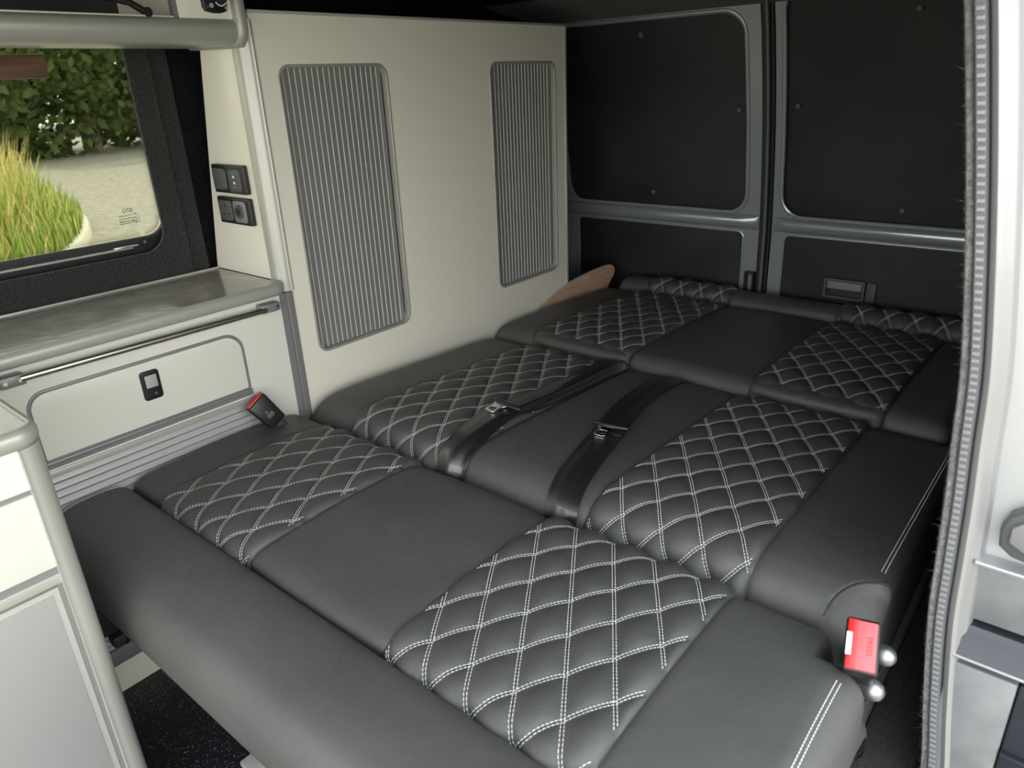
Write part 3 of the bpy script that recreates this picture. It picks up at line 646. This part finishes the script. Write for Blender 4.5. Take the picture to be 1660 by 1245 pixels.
class Panel:
    """one sewn panel of a cushion: grid over x and the arc of its profile"""
    def __init__(s, x0, x1, prof, quilt=None, A=0.0115, rl=0, rr_=0, crown=0.0, extra=None, T=0.12, gl=0.004, gr=0.004, xfun=None):
        s.x0,s.x1,s.prof,s.q,s.A,s.rl,s.rr,s.crown,s.extra,s.T,s.gl,s.gr,s.xfun = x0,x1,prof,quilt,A,rl,rr_,crown,extra,T,gl,gr,xfun
    def S(s, x, yq):
        y, z, ny, nz = s.prof.at(yq); d = 0.0
        if s.q: d += quilt_h(x, yq, s.q, s.A)
        if s.crown: d += s.crown*math.sin(PI*min(max((x-s.x0)/(s.x1-s.x0),0),1))
        xx = x
        for dist, g, r, sg in ((x-s.x0, s.gl, s.rl, 1), (s.x1-x, s.gr, s.rr, -1)):
            if r:
                if dist < r:
                    q = r-dist; z -= r-math.sqrt(max(r*r-q*q, 0))
            elif g:
                d -= g*math.exp(-max(dist,0)/0.0045) + 0.55*(d if s.q else 0)*math.exp(-max(dist,0)/0.008)
        if s.extra:
            e = s.extra(x, y)
            z += e
        if s.xfun: xx = s.xfun(x, y)
        return Vector((xx, y+ny*d, z+nz*d)), Vector((0, ny, nz))
    def build(s, name, m, parent, step=0.0036):
        P = s.prof
        xs = []; n = max(4, int((s.x1-s.x0)/step))
        for i in range(n+1): xs.append(s.x0+(s.x1-s.x0)*i/n)
        if s.rl: xs = [s.x0+s.rl*(1-math.cos(PI/2*k/10)) for k in range(10)]+[x for x in xs if x > s.x0+s.rl]
        if s.rr: xs = [x for x in xs if x < s.x1-s.rr]+[s.x1-s.rr*(1-math.sin(PI/2*k/10)) for k in range(11)]
        ny = max(6, int(P.L/step)); ys = [P.y0+P.L*j/ny for j in range(ny+1)]
        V = []; F = []; nx = len(xs)
        for yq in ys:
            for x in xs: V.append(s.S(x, yq)[0])
        for j in range(ny):
            for i in range(nx-1):
                a = j*nx+i; F.append((a, a+1, a+1+nx, a+nx))
        # skirt
        bnd = [i for i in range(nx)]+[j*nx+nx-1 for j in range(1,ny+1)]+[ny*nx+i for i in range(nx-2,-1,-1)]+[j*nx for j in range(ny-1,0,-1)]
        base = len(V)
        for k in bnd:
            p = V[k]; V.append(Vector((p.x, p.y, min(-s.T, p.z-.002))))
        nb = len(bnd)
        for k in range(nb): F.append((bnd[k], base+k, base+(k+1)%nb, bnd[(k+1)%nb]))
        F.append(tuple(base+k for k in range(nb)))
        me = bpy.data.meshes.new(name); me.from_pydata([tuple(v) for v in V], [], F)
        o = link(name, me, m, parent, True, 55)
        if s.q: s.stitches(o)
        return o
    def stitches(s, parent):
        V = []; F = []
        P = s.prof; ph = s.q; y0 = P.y0+.012; y1 = P.y1-.006
        X0 = s.x0+.004; X1 = s.x1-.004
        um = lambda x,y: (x-ph[0])/(2*HX)+(y-ph[1])/(2*HY); vm = lambda x,y: (x-ph[0])/(2*HX)-(y-ph[1])/(2*HY)
        cs = [(X0,y0),(X1,y0),(X0,y1),(X1,y1)]
        l = math.hypot(HX,HY); st = 0.0050/l; gap = 0.0012/l; r = 0.00050
        for fam in (0,1):
            f, g = (um,vm) if fam == 0 else (vm,um)
            k0 = math.floor(min(f(*c) for c in cs)); k1 = math.ceil(max(f(*c) for c in cs))
            g0 = min(g(*c) for c in cs); g1 = max(g(*c) for c in cs)
            for k in range(k0, k1+1):
                for off in (-0.0019, 0.0019):
                    t = g0
                    while t < g1:
                        pts = []
                        for tt in (t, t+(st-gap)/2, t+st-gap):
                            u, v = (k, tt) if fam == 0 else (tt, k)
                            x = ph[0]+HX*(u+v); y = ph[1]+HY*(u-v)
                            if fam == 0: x += off*HY/l; y += off*HX/l
                            else: x += off*HY/l; y -= off*HX/l
                            pts.append((x,y))
                        t += st
                        if not all(X0 < x < X1 and y0 < y < y1 for x, y in pts): continue
                        Q = []
                        for i, (x, y) in enumerate(pts):
                            p, n = s.S(x, y); Q.append((p+n*(0.0003 if i != 1 else 0.0010), n))
                        d = (Q[2][0]-Q[0][0]); 
                        if d.length < 1e-5: continue
                        d.normalize(); b0 = len(V)
                        for i, (p, n) in enumerate(Q):
                            w_ = d.cross(n).normalized(); rr2 = r*(0.8 if i != 1 else 1.15)
                            V += [tuple(p+w_*rr2), tuple(p+n*rr2), tuple(p-w_*rr2)]
                        for i in range(2):
                            a = b0+3*i
                            F += [(a,a+1,a+4,a+3),(a+1,a+2,a+5,a+4)]
                        F += [(b0,b0+2,b0+1),(b0+6,b0+7,b0+8)]
        me = bpy.data.meshes.new('diamond_stitching'); me.from_pydata(V, [], F)
        return link('diamond_stitching', me, M['thread'], parent, False)
def line_stitch(name, pts, parent, r=0.0006, L=0.0055, gap=0.0014, n=Vector((0,0,1))):
    P = [Vector(p) for p in pts]; bm = bmesh.new(); acc = []
    for a, b in zip(P, P[1:]):
        m_ = max(1, int((b-a).length/0.001))
        acc += [a+(b-a)*k/m_ for k in range(m_)]
    acc.append(P[-1]); step = int(L/0.001); g = max(1, int(gap/0.001)); i = 0
    while i+step < len(acc):
        tube(bm, [acc[i], acc[i+step//2]+n*.0005, acc[i+step-g]], r, 5, rad=[r*.7,r*1.1,r*.7]); i += step
    return from_bm(name, bm, M['thread'], parent, smooth=False, recalc=False)

# frame under the bed
bf = thing('bed_base', 'dark carpeted seat base carrying the folded-out bed cushions', 'bed base', (0.6,0.1,FL))
bx('base_box', M['carpetblack'], bf, 0.10,1.150,-0.22,1.15,FL,-0.122, bev=0.01)
bx('side_skirt', M['carpet'], bf, 1.150,1.162,-0.30,1.0,FL,-0.13, bev=0.004)
bx('sill_carpet', M['carpet'], bf, 1.162,1.232,-0.45,1.0,FL,-0.235, bev=0.01)
for z_, y_ in ((-0.012,-0.030),(-0.036,-0.068)):
    bm = bmesh.new(); tube(bm, [(1.140,y_,z_),(1.176,y_,z_),(1.178,y_,z_),(1.187,y_,z_),(1.193,y_,z_),(1.196,y_,z_)], .011, 20, rad=[.011,.0115,.0125,.0125,.009,.003])
    lab(from_bm('recliner_bolt', bm, M['boltsteel'], bf), 'silver dome-headed bolt')
bm = bmesh.new(); box(bm, 0.02,0.03,-0.535,-0.495,-0.262,-0.14, bev=.003); box(bm,0.018,0.045,-0.512,-0.470,-0.285,-0.262,bev=.004); lab(from_bm('catch_bracket', bm, M['blackmatt'], bf), 'black steel catch bracket')
bm = bmesh.new(); tube(bm, [(0.022,-0.500,-0.270),(0.050,-0.490,-0.276)], .007, 12); from_bm('catch_pin', bm, M['steel'], bpy.data.objects['catch_bracket'])
bm = bmesh.new(); tube(bm, [(0.37,-0.405,-0.14),(0.37,-0.405,-0.405)], .012, 16); from_bm('leg', bm, M['trimdark'], bf)
bx('leg_foot', M['trim'], bf, 0.335,0.40,-0.462,-0.385,FL+.001,FL+.012, bev=0.003)
bm = bmesh.new(); tube(bm, [(1.05,-0.440,-0.14),(1.05,-0.440,-0.40),(1.05,-0.440,FL+.001)], .012, 16, rad=[.012,.014,.022]); from_bm('leg', bm, M['trim'], bf)

# ---- seat cushion (nearest)
sc = thing('seat_cushion', 'black leather seat cushion with rounded front roll, bed section nearest the camera', 'cushion', (0.6,-0.25,-0.12))
PF = Prof([(-0.3985,-0.055),(-0.398,-0.022),(-0.392,-0.006),(-0.37,0.004),(-0.30,0.009),(-0.20,0.012),(-0.10,0.009),(-0.055,0.002),(-0.034,-0.014),(-0.028,-0.035),(-0.0275,-0.06)], -0.2)
def sideL(x, y):   # left edge leans down slightly
    return 0.002
Panel(0.002,0.112,PF,rl=0.018,extra=sideL).build('side_panel', M['leather_smooth'], sc)
Panel(0.112,0.388,PF,quilt=(0.175,-0.0945)).build('quilted_panel', M['leather'], sc)
Panel(0.388,0.692,PF,crown=0.004).build('centre_panel', M['leather_smooth'], sc)
Panel(0.692,0.999,PF,quilt=(0.842,-0.0965)).build('quilted_panel', M['leather'], sc)
def cornerF(x, y):  # cut-away around the buckle
    a_ = max(0, x-1.118); b_ = max(0, y+0.105)
    d = a_*b_/(a_+b_+1e-6)*2
    return -min(0.09, 90*d*d)
spR = Panel(0.999,1.182,PF,rr_=0.040,extra=cornerF, gl=0.003).build('side_panel', M['leather_smooth'], sc)
PB = Prof([(-0.4005,-0.05),(-0.402,-0.016),(-0.410,-0.003),(-0.430,0.004),(-0.465,0.006),(-0.500,0.003),(-0.530,-0.008),(-0.549,-0.034),(-0.554,-0.068),(-0.550,-0.100),(-0.534,-0.126),(-0.50,-0.142)][::-1], -0.45)
# plan rounding of the roll's left corner
def rollx(x, y):
    return x
def rollx_extra(x, y): return 0
class Roll(Panel):
    def S(s, x, yq):
        p, n = Panel.S(s, x, yq)
        for d in ((x-s.x0),):
            R_ = 0.15
            if d < R_:
                q = (R_-d)/R_; pull = R_*(1-math.sqrt(max(1-q*q,0)))
                if p.y < -0.47:
                    k = min(1,max(0,(-0.004-p.z)/0.05)); p = Vector((p.x, p.y+pull*0.55*k, p.z))
        return p, n
roll = Roll(0.002,1.182,PB,rl=0.012,rr_=0.035,gl=0,T=0.142)
roll.build('front_roll', M['leather_smooth'], sc, step=0.006)
# edge stitching
zS = lambda y: PF.at(y)[1]
for dx in (0.0,0.0045):
    line_stitch('edge_stitching', [(1.156+dx+0.002*math.sin(y*8), PF.at(y)[0], PF.at(y)[1]-(0.040-math.sqrt(.04**2-(.014+dx)**2))+.0006) for y in [-0.385+0.26*k/20 for k in range(21)]], sc)
line_stitch('hem_stitching', [roll.S(0.012+(0.003 if k % 2 else 0), -0.525+0.004*k)[0]+Vector((0,0,.0012)) for k in range(30)], sc, r=0.0006, L=0.004, gap=0.0012)
# quilted panel edge welts
def welt(name, x, prof, ya, yb, parent, r=0.0016, dz=-0.003):
    bm = bmesh.new(); tube(bm, [(x, prof.at(ya+(yb-ya)*k/60)[0], prof.at(ya+(yb-ya)*k/60)[1]+dz) for k in range(61)], r, 6); return from_bm(name, bm, M['leather_smooth'], parent)

# ---- backrest cushion (middle)
bc = thing('backrest_cushion', 'black leather backrest cushion folded flat, middle bed section under the seat belts', 'cushion', (0.6,0.3,-0.12))
PM = Prof([(-0.0255,-0.070),(-0.0245,-0.045),(-0.018,-0.016),(-0.002,0.010),(0.025,0.023),(0.06,0.027),(0.14,0.026),(0.30,0.018),(0.45,0.010),(0.54,0.004),(0.575,-0.004),(0.594,-0.020),(0.597,-0.045)], 0.30)
Panel(0.010,0.158,PM,rl=0.040).build('side_panel', M['leather_smooth'], bc)
Panel(0.158,0.463,PM,quilt=(0.290,0.268)).build('quilted_panel', M['leather'], bc)
cpn = Panel(0.463,0.738,PM,crown=0.003); cpn.build('centre_panel', M['leather_smooth'], bc)
Panel(0.738,1.004,PM,quilt=(0.8275,0.266)).build('quilted_panel', M['leather'], bc)
def notch_arc(x, y):   # signed: >0 inside corner notch
    return 1 - ((x-1.165)/0.060)**2 - ((y+0.03)/0.088)**2
def cornerM(x, y):
    n = notch_arc(x, y)
    if n <= 0: return 0
    return -min(0.050, 0.010*min(1,n/0.10)+0.045*n)
Panel(1.004,1.166,PM,rr_=0.020,extra=cornerM, gl=0.003, T=0.13).build('side_panel', M['leather_smooth'], bc)
for dx in (0,0.0045):
    line_stitch('edge_stitching', [(1.146+dx-0.0*k, PM.at(y)[0], PM.at(y)[1]+0.0002-(.0005 if dx else 0)) for k, y in enumerate([0.078+0.49*k/24 for k in range(25)])], bc)
bm = bmesh.new()
arc = []
for k in range(31):
    a = math.radians(84+98*k/30); x = 1.165+0.060*math.cos(a)*0.98; y = -0.03+0.088*math.sin(a)*0.98
    if y < -0.02 or x > 1.164: continue
    arc.append((x, y, PM.at(y)[1]-0.0005))
tube(bm, arc, 0.0013, 6); lab(from_bm('corner_seam', bm, M['seamdark'], bc), 'curved seam around the notched corner')
# ---- rear cushion
rc = thing('rear_cushion', 'black leather mattress cushion with raised front lip behind the seat belts', 'cushion', (0.6,0.9,-0.12))
PR = Prof([(0.600,-0.055),(0.5985,-0.030),(0.603,-0.004),(0.618,0.014),(0.65,0.021),(0.75,0.022),(0.90,0.018),(1.05,0.010),(1.14,0.004),(1.170,-0.004),(1.182,-0.022),(1.184,-0.050)], 0.9)
Panel(0.012,0.150,PR,rl=0.035).build('side_panel', M['leather_smooth'], rc)
Panel(0.150,0.446,PR,quilt=(0.275,0.842)).build('quilted_panel', M['leather'], rc)
Panel(0.446,0.748,PR,crown=0.004).build('centre_panel', M['leather_smooth'], rc)
Panel(0.748,1.020,PR,quilt=(0.808,0.842)).build('quilted_panel', M['leather'], rc)
Panel(1.020,1.135,PR,rr_=0.030,gl=0.003).build('side_panel', M['leather_smooth'], rc)
for xa, xb in ((0.150,0.446),(0.748,1.020)):
    bm = bmesh.new(); pts = []
    for k in range(41):
        t = k/40; x = xa+(xb-xa)*t; e = math.sin(PI*t)**0.35
        pts.append((x, 0.606+0.004*(1-e)-0.020*e, 0.012+0.008*e-.006))
    sweep(bm, pts, lambda i,p: [(p[0],p[1]+.040,p[2]+.010),(p[0],p[1]+.012,p[2]+.009),(p[0],p[1]+.002,p[2]+.003),(p[0],p[1],p[2]-.006),(p[0],p[1]+.003,p[2]-.018),(p[0],p[1]+.02,p[2]-.02)], closed=True)
    lab(from_bm('front_flap', bm, M['leather_smooth'], rc, ang=60), 'plain leather lip along the quilted panel')
# ---- tail cushion against the doors
tcn = thing('tail_cushion', 'narrow black leather cushion standing against the rear doors', 'cushion', (0.6,1.24,-0.12))
PT = Prof([(1.188,-0.06),(1.187,-0.03),(1.189,0.004),(1.198,0.020),(1.215,0.028),(1.245,0.030),(1.272,0.022),(1.285,0.004),(1.288,-0.03),(1.288,-0.06)], 1.235)
Panel(0.055,0.165,PT,rl=0.03).build('side_panel', M['leather_smooth'], tcn)
Panel(0.165,0.440,PT,quilt=(0.275,1.206)).build('quilted_panel', M['leather'], tcn)
Panel(0.440,0.750,PT).build('centre_panel', M['leather_smooth'], tcn)
Panel(0.750,1.150,PT,quilt=(0.808,1.206),rr_=0.0).build('quilted_panel', M['leather'], tcn)
# ---- curved wooden end board
wb = thing('wooden_end_board', 'curved oak-veneered board with pale edging between wardrobe and rear cushion', 'board', (0.006,1.0,-0.1))
cv = [(0.800,-0.10),(0.800,-0.012),(0.812,0.006),(0.85,0.020),(0.92,0.041),(1.00,0.055),(1.09,0.062),(1.17,0.064),(1.215,0.060),(1.235,0.050),(1.240,0.036),(1.232,0.020),(1.215,0.008),(1.20,-0.02),(1.20,-0.10)]
cvd = cr(cv, 5)
plate('board_face', M['wood'], wb, 'X', 0.0085, cvd, (), 0.0065)
bm = bmesh.new(); sweep(bm, [(y,z) for y,z in cvd if z > -0.05], lambda i,p: [(0.0018,p[0],p[1]+.0018),(0.0090,p[0],p[1]+.0018),(0.0090,p[0],p[1]-.0012),(0.0018,p[0],p[1]-.0012)], closed=True)
from_bm('edge_banding', bm, M['woodedge'], wb)

# ---- seat belts lying on the centre panel
QL = Panel(0.158,0.463,PM,quilt=(0.290,0.268)); QR = Panel(0.738,1.004,PM,quilt=(0.8275,0.266))
def rest(x, yq):
    p, nn = cpn.S(min(max(x,0.476),0.725), yq); p.x = x
    if x < 0.470:
        q, _ = cpn.S(0.6, yq); t = min(1,(0.470-x)/0.02); p = Vector((x, p.y+nn.y*.0115*t, p.z+nn.z*.0115*t))
    return p, nn
def belt(label, path, wd_, tongue_k, twist, group=None, flip=1):
    t = thing('seat_belt', label, 'seat belt', (path[0][0], path[0][1], 0.0))
    # webbing
    pts = cr(path, 10); bm = bmesh.new(); n = 13
    rows = []
    for i, (x, yq, lift) in enumerate(pts):
        a = pts[max(i-1,0)]; b = pts[min(i+1,len(pts)-1)]
        d = Vector((b[0]-a[0], b[1]-a[1])).normalized(); s_ = Vector((d.y, -d.x))
        row = []
        for k in range(n):
            q = (k/(n-1)-.5)*wd_; xx = x+s_.x*q; yy = yq+s_.y*q
            p, nn = rest(xx, yy)
            rib = 0.0003*math.cos(k/(n-1)*2*PI*3)
            row.append(p+nn*(0.0028+lift+rib+ (0.0016*math.sin(PI*k/(n-1)))))
        rows.append(row)
    vt = [[bm.verts.new(p) for p in r] for r in rows]; vb = [[bm.verts.new(p-Vector((0,0,.0012))) for p in r] for r in rows]
    for i in range(len(rows)-1):
        for k in range(n-1):
            bm.faces.new((vt[i][k],vt[i][k+1],vt[i+1][k+1],vt[i+1][k])); bm.faces.new((vb[i][k],vb[i+1][k],vb[i+1][k+1],vb[i][k+1]))
        bm.faces.new((vt[i][0],vt[i+1][0],vb[i+1][0],vb[i][0])); bm.faces.new((vt[i][-1],vb[i][-1],vb[i+1][-1],vt[i+1][-1]))
    from_bm('webbing', bm, M['webbing'], t, ang=60)
    # tongue
    x, yq, lift = path[tongue_k]; p, nn = rest(x, yq)
    a = path[tongue_k-1]; b = path[tongue_k+1]; ang = math.atan2(b[0]-a[0], b[1]-a[1])+twist
    mt = Matrix.Translation(p+Vector((0,0,0.010+lift))) @ Matrix.Rotation(-ang, 4, 'Z') @ Matrix.Rotation(math.radians(6), 4, 'X')
    bm = bmesh.new(); W_ = wd_*0.62
    tube(bm, [mt @ Vector(q) for q in ((-W_,0.004,-.001),(-W_*.9,0.001,.001),(-W_*.5,-0.003,.003),(0,-0.004,.0035),(W_*.5,-0.003,.003),(W_*.9,0.001,.001),(W_,0.004,-.001))], .0048, 14, rad=[.002,.0042,.0050,.0050,.0050,.0042,.002])
    tg = from_bm('tongue_bar', bm, M['black'], t)
    out = [(-0.0215,0.0),(-0.015,-0.012),(-0.0125,-0.018),(-0.0125,-0.036),(-0.009,-0.040),(0.009,-0.040),(0.0125,-0.036),(0.0125,-0.018),(0.015,-0.012),(0.0215,0.0)]
    me = plate_mesh(out, [rrect(-0.0075,0.0075,-0.034,-0.021,0.001)], 0.0026, 0.0006)
    me.transform(mt @ Matrix.Translation((-0.006*flip,0,0.0015))); link('tongue_plate', me, M['chrome'], tg)
    me = plate_mesh([(0.004,-0.004),(0.030,-0.004),(0.030,-0.020),(0.014,-0.020),(0.004,-0.012)], [], 0.003, 0.001)
    me.transform(mt @ Matrix.Translation((0,0,-0.0035))); link('tongue_guard', me, M['black'], tg)
    return t
PMy = lambda y: y
belt('black seat belt with silver tongue on the bed, the one nearer the wardrobe',
     [(0.453,-0.055,0.000),(0.450,-0.015,0.0005),(0.443,0.04,0.002),(0.435,0.10,0.005),(0.432,0.160,0.007),(0.438,0.225,0.004),(0.442,0.35,0.001),(0.441,0.48,0.001),(0.439,0.575,0.002)], 0.062, 4, 0.12, flip=1.3)
belt('black seat belt with chrome tongue on the bed, the one nearer the side door',
     [(0.696,-0.060,0.000),(0.692,-0.015,0.0005),(0.674,0.06,0.001),(0.652,0.15,0.002),(0.636,0.222,0.004),(0.612,0.30,0.002),(0.592,0.40,0.001),(0.585,0.50,0.001),(0.582,0.58,0.002)], 0.060, 4, 0.10)

# ---- buckles
def buckle(label, o, axis, wide, W_, D_, H_, press, marks):
    t = thing('belt_buckle', label, 'buckle', tuple(Vector(o)))
    ax = Vector(axis).normalized(); wv = Vector(wide); wv = (wv-ax*wv.dot(ax)).normalized()
    mt = frame_mtx(o, wv, ax)   # x: width, y: axis (up), z: depth
    bm = bmesh.new(); box(bm, -W_/2,W_/2, 0,H_, -D_/2,D_/2, bev=0.004, seg=3)
    for v in bm.verts:
        k = 1-0.14*(1-v.co.y/H_); v.co.x *= k; v.co.z *= k
    bm.transform(mt); body = from_bm('buckle_body', bm, M['black'], t)
    bm = bmesh.new(); box(bm, -W_/2+.0035,W_/2-.0035, H_-.003,H_+.0018, -D_/2+.0035,D_/2-.0035, bev=0.0012); bm.transform(mt)
    b = lab(from_bm('release_button', bm, M['redlight' if press else 'red'], t), 'red release button')
    if press:
        bm = bmesh.new(); box(bm, -W_/2+.003,W_/2-.003, H_-.002,H_+.0022, -D_/2+.0025,-D_/2+.013, bev=0.001); bm.transform(mt); from_bm('button_lip', bm, M['red'], b)
        bm = bmesh.new(); box(bm, -W_*.22,W_*.20, H_-.002,H_+.0028, -D_/2+.0015,-D_/2+.0075, bev=0.0008); bm.transform(mt); from_bm('slot_plate', bm, M['whiteprint'], b)
        me = text_mesh('PRESS', 0.0085, mt @ frame_mtx((0.0,H_+.0019,0.007), (-1,0,0), (0,0,1)), 0.0001); link('press_lettering', me, M['red'], b)
    if marks:
        bm = bmesh.new(); z_ = D_/2+.0002
        for (a,b_,c,d) in marks: box(bm, a,b_,c,d,z_-.0006,z_)
        for v in bm.verts:
            k = 1-0.14*(1-v.co.y/H_); v.co.x *= k; v.co.z = (z_ if v.co.z > z_-.0003 else z_-.0006)*k
        bm.transform(mt); from_bm('printed_mark', bm, M['mark'], body)
    bm = bmesh.new(); box(bm, -W_*.25,W_*.25,-0.06,0.002,-D_*.2,D_*.2,bev=.002); bm.transform(mt); from_bm('buckle_stalk', bm, M['blackmatt'], t)
    return t
mk = [(-.0045,-.001,.0335,.0345),(-.0045,-.001,.0375,.0385),(-.0045,-.0037,.0335,.0385),(-.0018,-.001,.0335,.0385),(-.0038,-.0018,.0355,.0362)]
rr = random.Random(11)
for z_ in (.0305,.0280,.0255,.0225):
    x = -.009
    while x < .008:
        ww = rr.uniform(.0006,.0016); mk.append((x,x+ww,z_-.0007,z_+.0006)); x += ww+.0006
buckle('black seat belt buckle with red button standing against the white cupboard', (0.048,-0.112,0.018), (-0.25,-0.58,0.95), (0.0,0.86,0.55), 0.046,0.020,0.068, False, mk)
buckle('black seat belt buckle with red button at the bed corner nearest the side door', (1.160,-0.050,-0.020), (0.10,-0.60,0.80), (-0.22,0.8,0.6), 0.061,0.036,0.085, True, None)

# ================================================================ OUTSIDE THE VAN
GZ = -0.98
o = plate('ground', M['tarmac'], None, 'Z', GZ, [(-60,-40),(30,-40),(30,60),(-60,60)], (), 0.1); struct(o)
# verge with kerb
verge_edge = [(-3.0,-6.0),(-4.2,-1.5),(-6.0,1.15),(-7.4,2.05),(-8.3,2.55),(-9.2,2.95),(-10.2,3.25),(-11.0,3.15),(-11.8,2.6),(-14,1.0),(-18,-1.0),(-30,-6.0)]
ve = cr(verge_edge, 6)
o = plate('verge', M['soil'], None, 'Z', GZ+0.10, ve+[(-30,-20),(-3,-20)], (), 0.1); tag(o, 'low earth verge beneath the meadow grass outside the window', 'verge')
bm = bmesh.new()
P_ = [Vector((a,b,0)) for a,b in ve]
def kr(i, p):
    t = (P_[min(i+1,len(P_)-1)]-P_[max(i-1,0)]).normalized(); n = Vector((-t.y,t.x,0))
    if n.y < 0 and abs(n.y) > abs(n.x): n = -n
    return [P_[i]+n*a+Vector((0,0,GZ+z)) for a,z in ((-.06,-.02),(-.06,.11),(-.04,.13),(0.03,.13),(0.05,.11),(0.06,-.02))]
sweep(bm, ve, kr, closed=True)
tag(from_bm('kerb', bm, M['kerb'], None, ang=50), 'pale curved concrete kerb around the grass outside the window', 'kerb')
# grass
rg = random.Random(21); V = []; F = []; Cc = []
def inside(x, y):
    c = False; poly = ve+[(-30,-20),(-3,-20)]; j = len(poly)-1
    for i in range(len(poly)):
        xi, yi = poly[i]; xj, yj = poly[j]
        if (yi > y) != (yj > y) and x < (xj-xi)*(y-yi)/(yj-yi)+xi: c = not c
        j = i
    return c
cnt = 0
while cnt < 22000:
    x = -rg.uniform(4.0, 15.0); y = rg.uniform(-2.5, 3.3)
    if not inside(x, y): continue
    cnt += 1
    d = min(math.hypot(x-a, y-b) for a, b in ve)
    tall = min(1, d/0.75)
    h = (0.22+0.90*tall)*rg.uniform(.6,1.2); yel = rg.random() < 0.16+0.68*tall
    a = rg.uniform(0, 2*PI); w_ = rg.uniform(.004,.011); lean = rg.uniform(0,.35)*h; la = rg.uniform(0,2*PI)
    dx, dy = math.cos(a)*w_, math.sin(a)*w_; lx, ly = math.cos(la)*lean, math.sin(la)*lean; b0 = len(V); z0 = GZ+0.10
    V += [(x-dx,y-dy,z0),(x+dx,y+dy,z0),(x+dx+lx*.3,y+dy+ly*.3,z0+h*.6),(x-dx+lx*.3,y-dy+ly*.3,z0+h*.6),(x+lx,y+ly,z0+h)]
    F += [(b0,b0+1,b0+2,b0+3),(b0+3,b0+2,b0+4)]
    s_ = rg.uniform(.8,1.2)
    if yel: c1 = (0.34*s_,0.36*s_,0.09*s_); c2 = (0.80*s_,0.64*s_,0.26*s_)
    else: c1 = (0.10*s_,0.20*s_,0.02*s_); c2 = (0.30*s_,0.42*s_,0.05*s_)
    Cc += [c1,c1,tuple((p+q)/2 for p,q in zip(c1,c2)),tuple((p+q)/2 for p,q in zip(c1,c2)),c2]
me = bpy.data.meshes.new('meadow_grass'); me.from_pydata(V, [], F)
ca = me.color_attributes.new('Col', 'FLOAT_COLOR', 'POINT')
for i, c in enumerate(Cc): ca.data[i].color = (*c, 1)
tag(link('meadow_grass', me, M['grass'], None, False), 'tall yellow and green grass growing outside the window', 'grass', kind='stuff')
# trees behind
def tree(x, y, h, r, seed, label, light=False):
    t = thing('tree', label, 'tree', (x,y,GZ), 'trees outside the window')
    r_ = random.Random(seed)
    bm = bmesh.new(); tube(bm, [(x,y,GZ),(x+.1,y,GZ+h*.3),(x-.1,y+.1,GZ+h*.6),(x,y,GZ+h*.85)], .2, 10, rad=[.3,.22,.15,.05]); from_bm('trunk', bm, M['bark'], t)
    V = []; F = []
    blobs = [(Vector((x+r_.uniform(-1,1)*r*.6, y+r_.uniform(-1,1)*r*.9, GZ+h*(k+.9)/22+.1)), r*r_.uniform(.40,.62)) for k in range(20)]
    for c, br in blobs:
        for k in range(420):
            d = Vector((r_.gauss(0,1),r_.gauss(0,1),r_.gauss(0,1))).normalized()*br*r_.uniform(.6,1)
            p = c+d; a = Vector((r_.uniform(-1,1),r_.uniform(-1,1),r_.uniform(-1,1))).normalized(); b = a.orthogonal().normalized(); s_ = r_.uniform(.10,.22); b0 = len(V)
            V += [tuple(p-a*s_), tuple(p+b*s_*.6), tuple(p+a*s_), tuple(p-b*s_*.6)]; F.append((b0,b0+1,b0+2,b0+3))
    me = bpy.data.meshes.new('foliage'); me.from_pydata(V, [], F); link('foliage', me, M['leaf'], t, False)
for i, (x, y, h, r_, lb) in enumerate([(-24,5.2,8,3.0,'dark leafy tree seen through the left end of the van window'),
        (-25,9.5,9,3.0,'dark leafy tree second from the left beyond the van window'),
        (-26,14.0,8,3.2,'dark leafy tree third from the left beyond the van window'),
        (-27,18.5,9,3.2,'dark leafy tree fourth from the left beyond the van window')]):
    tree(x, y, h, r_, 30+i, lb)
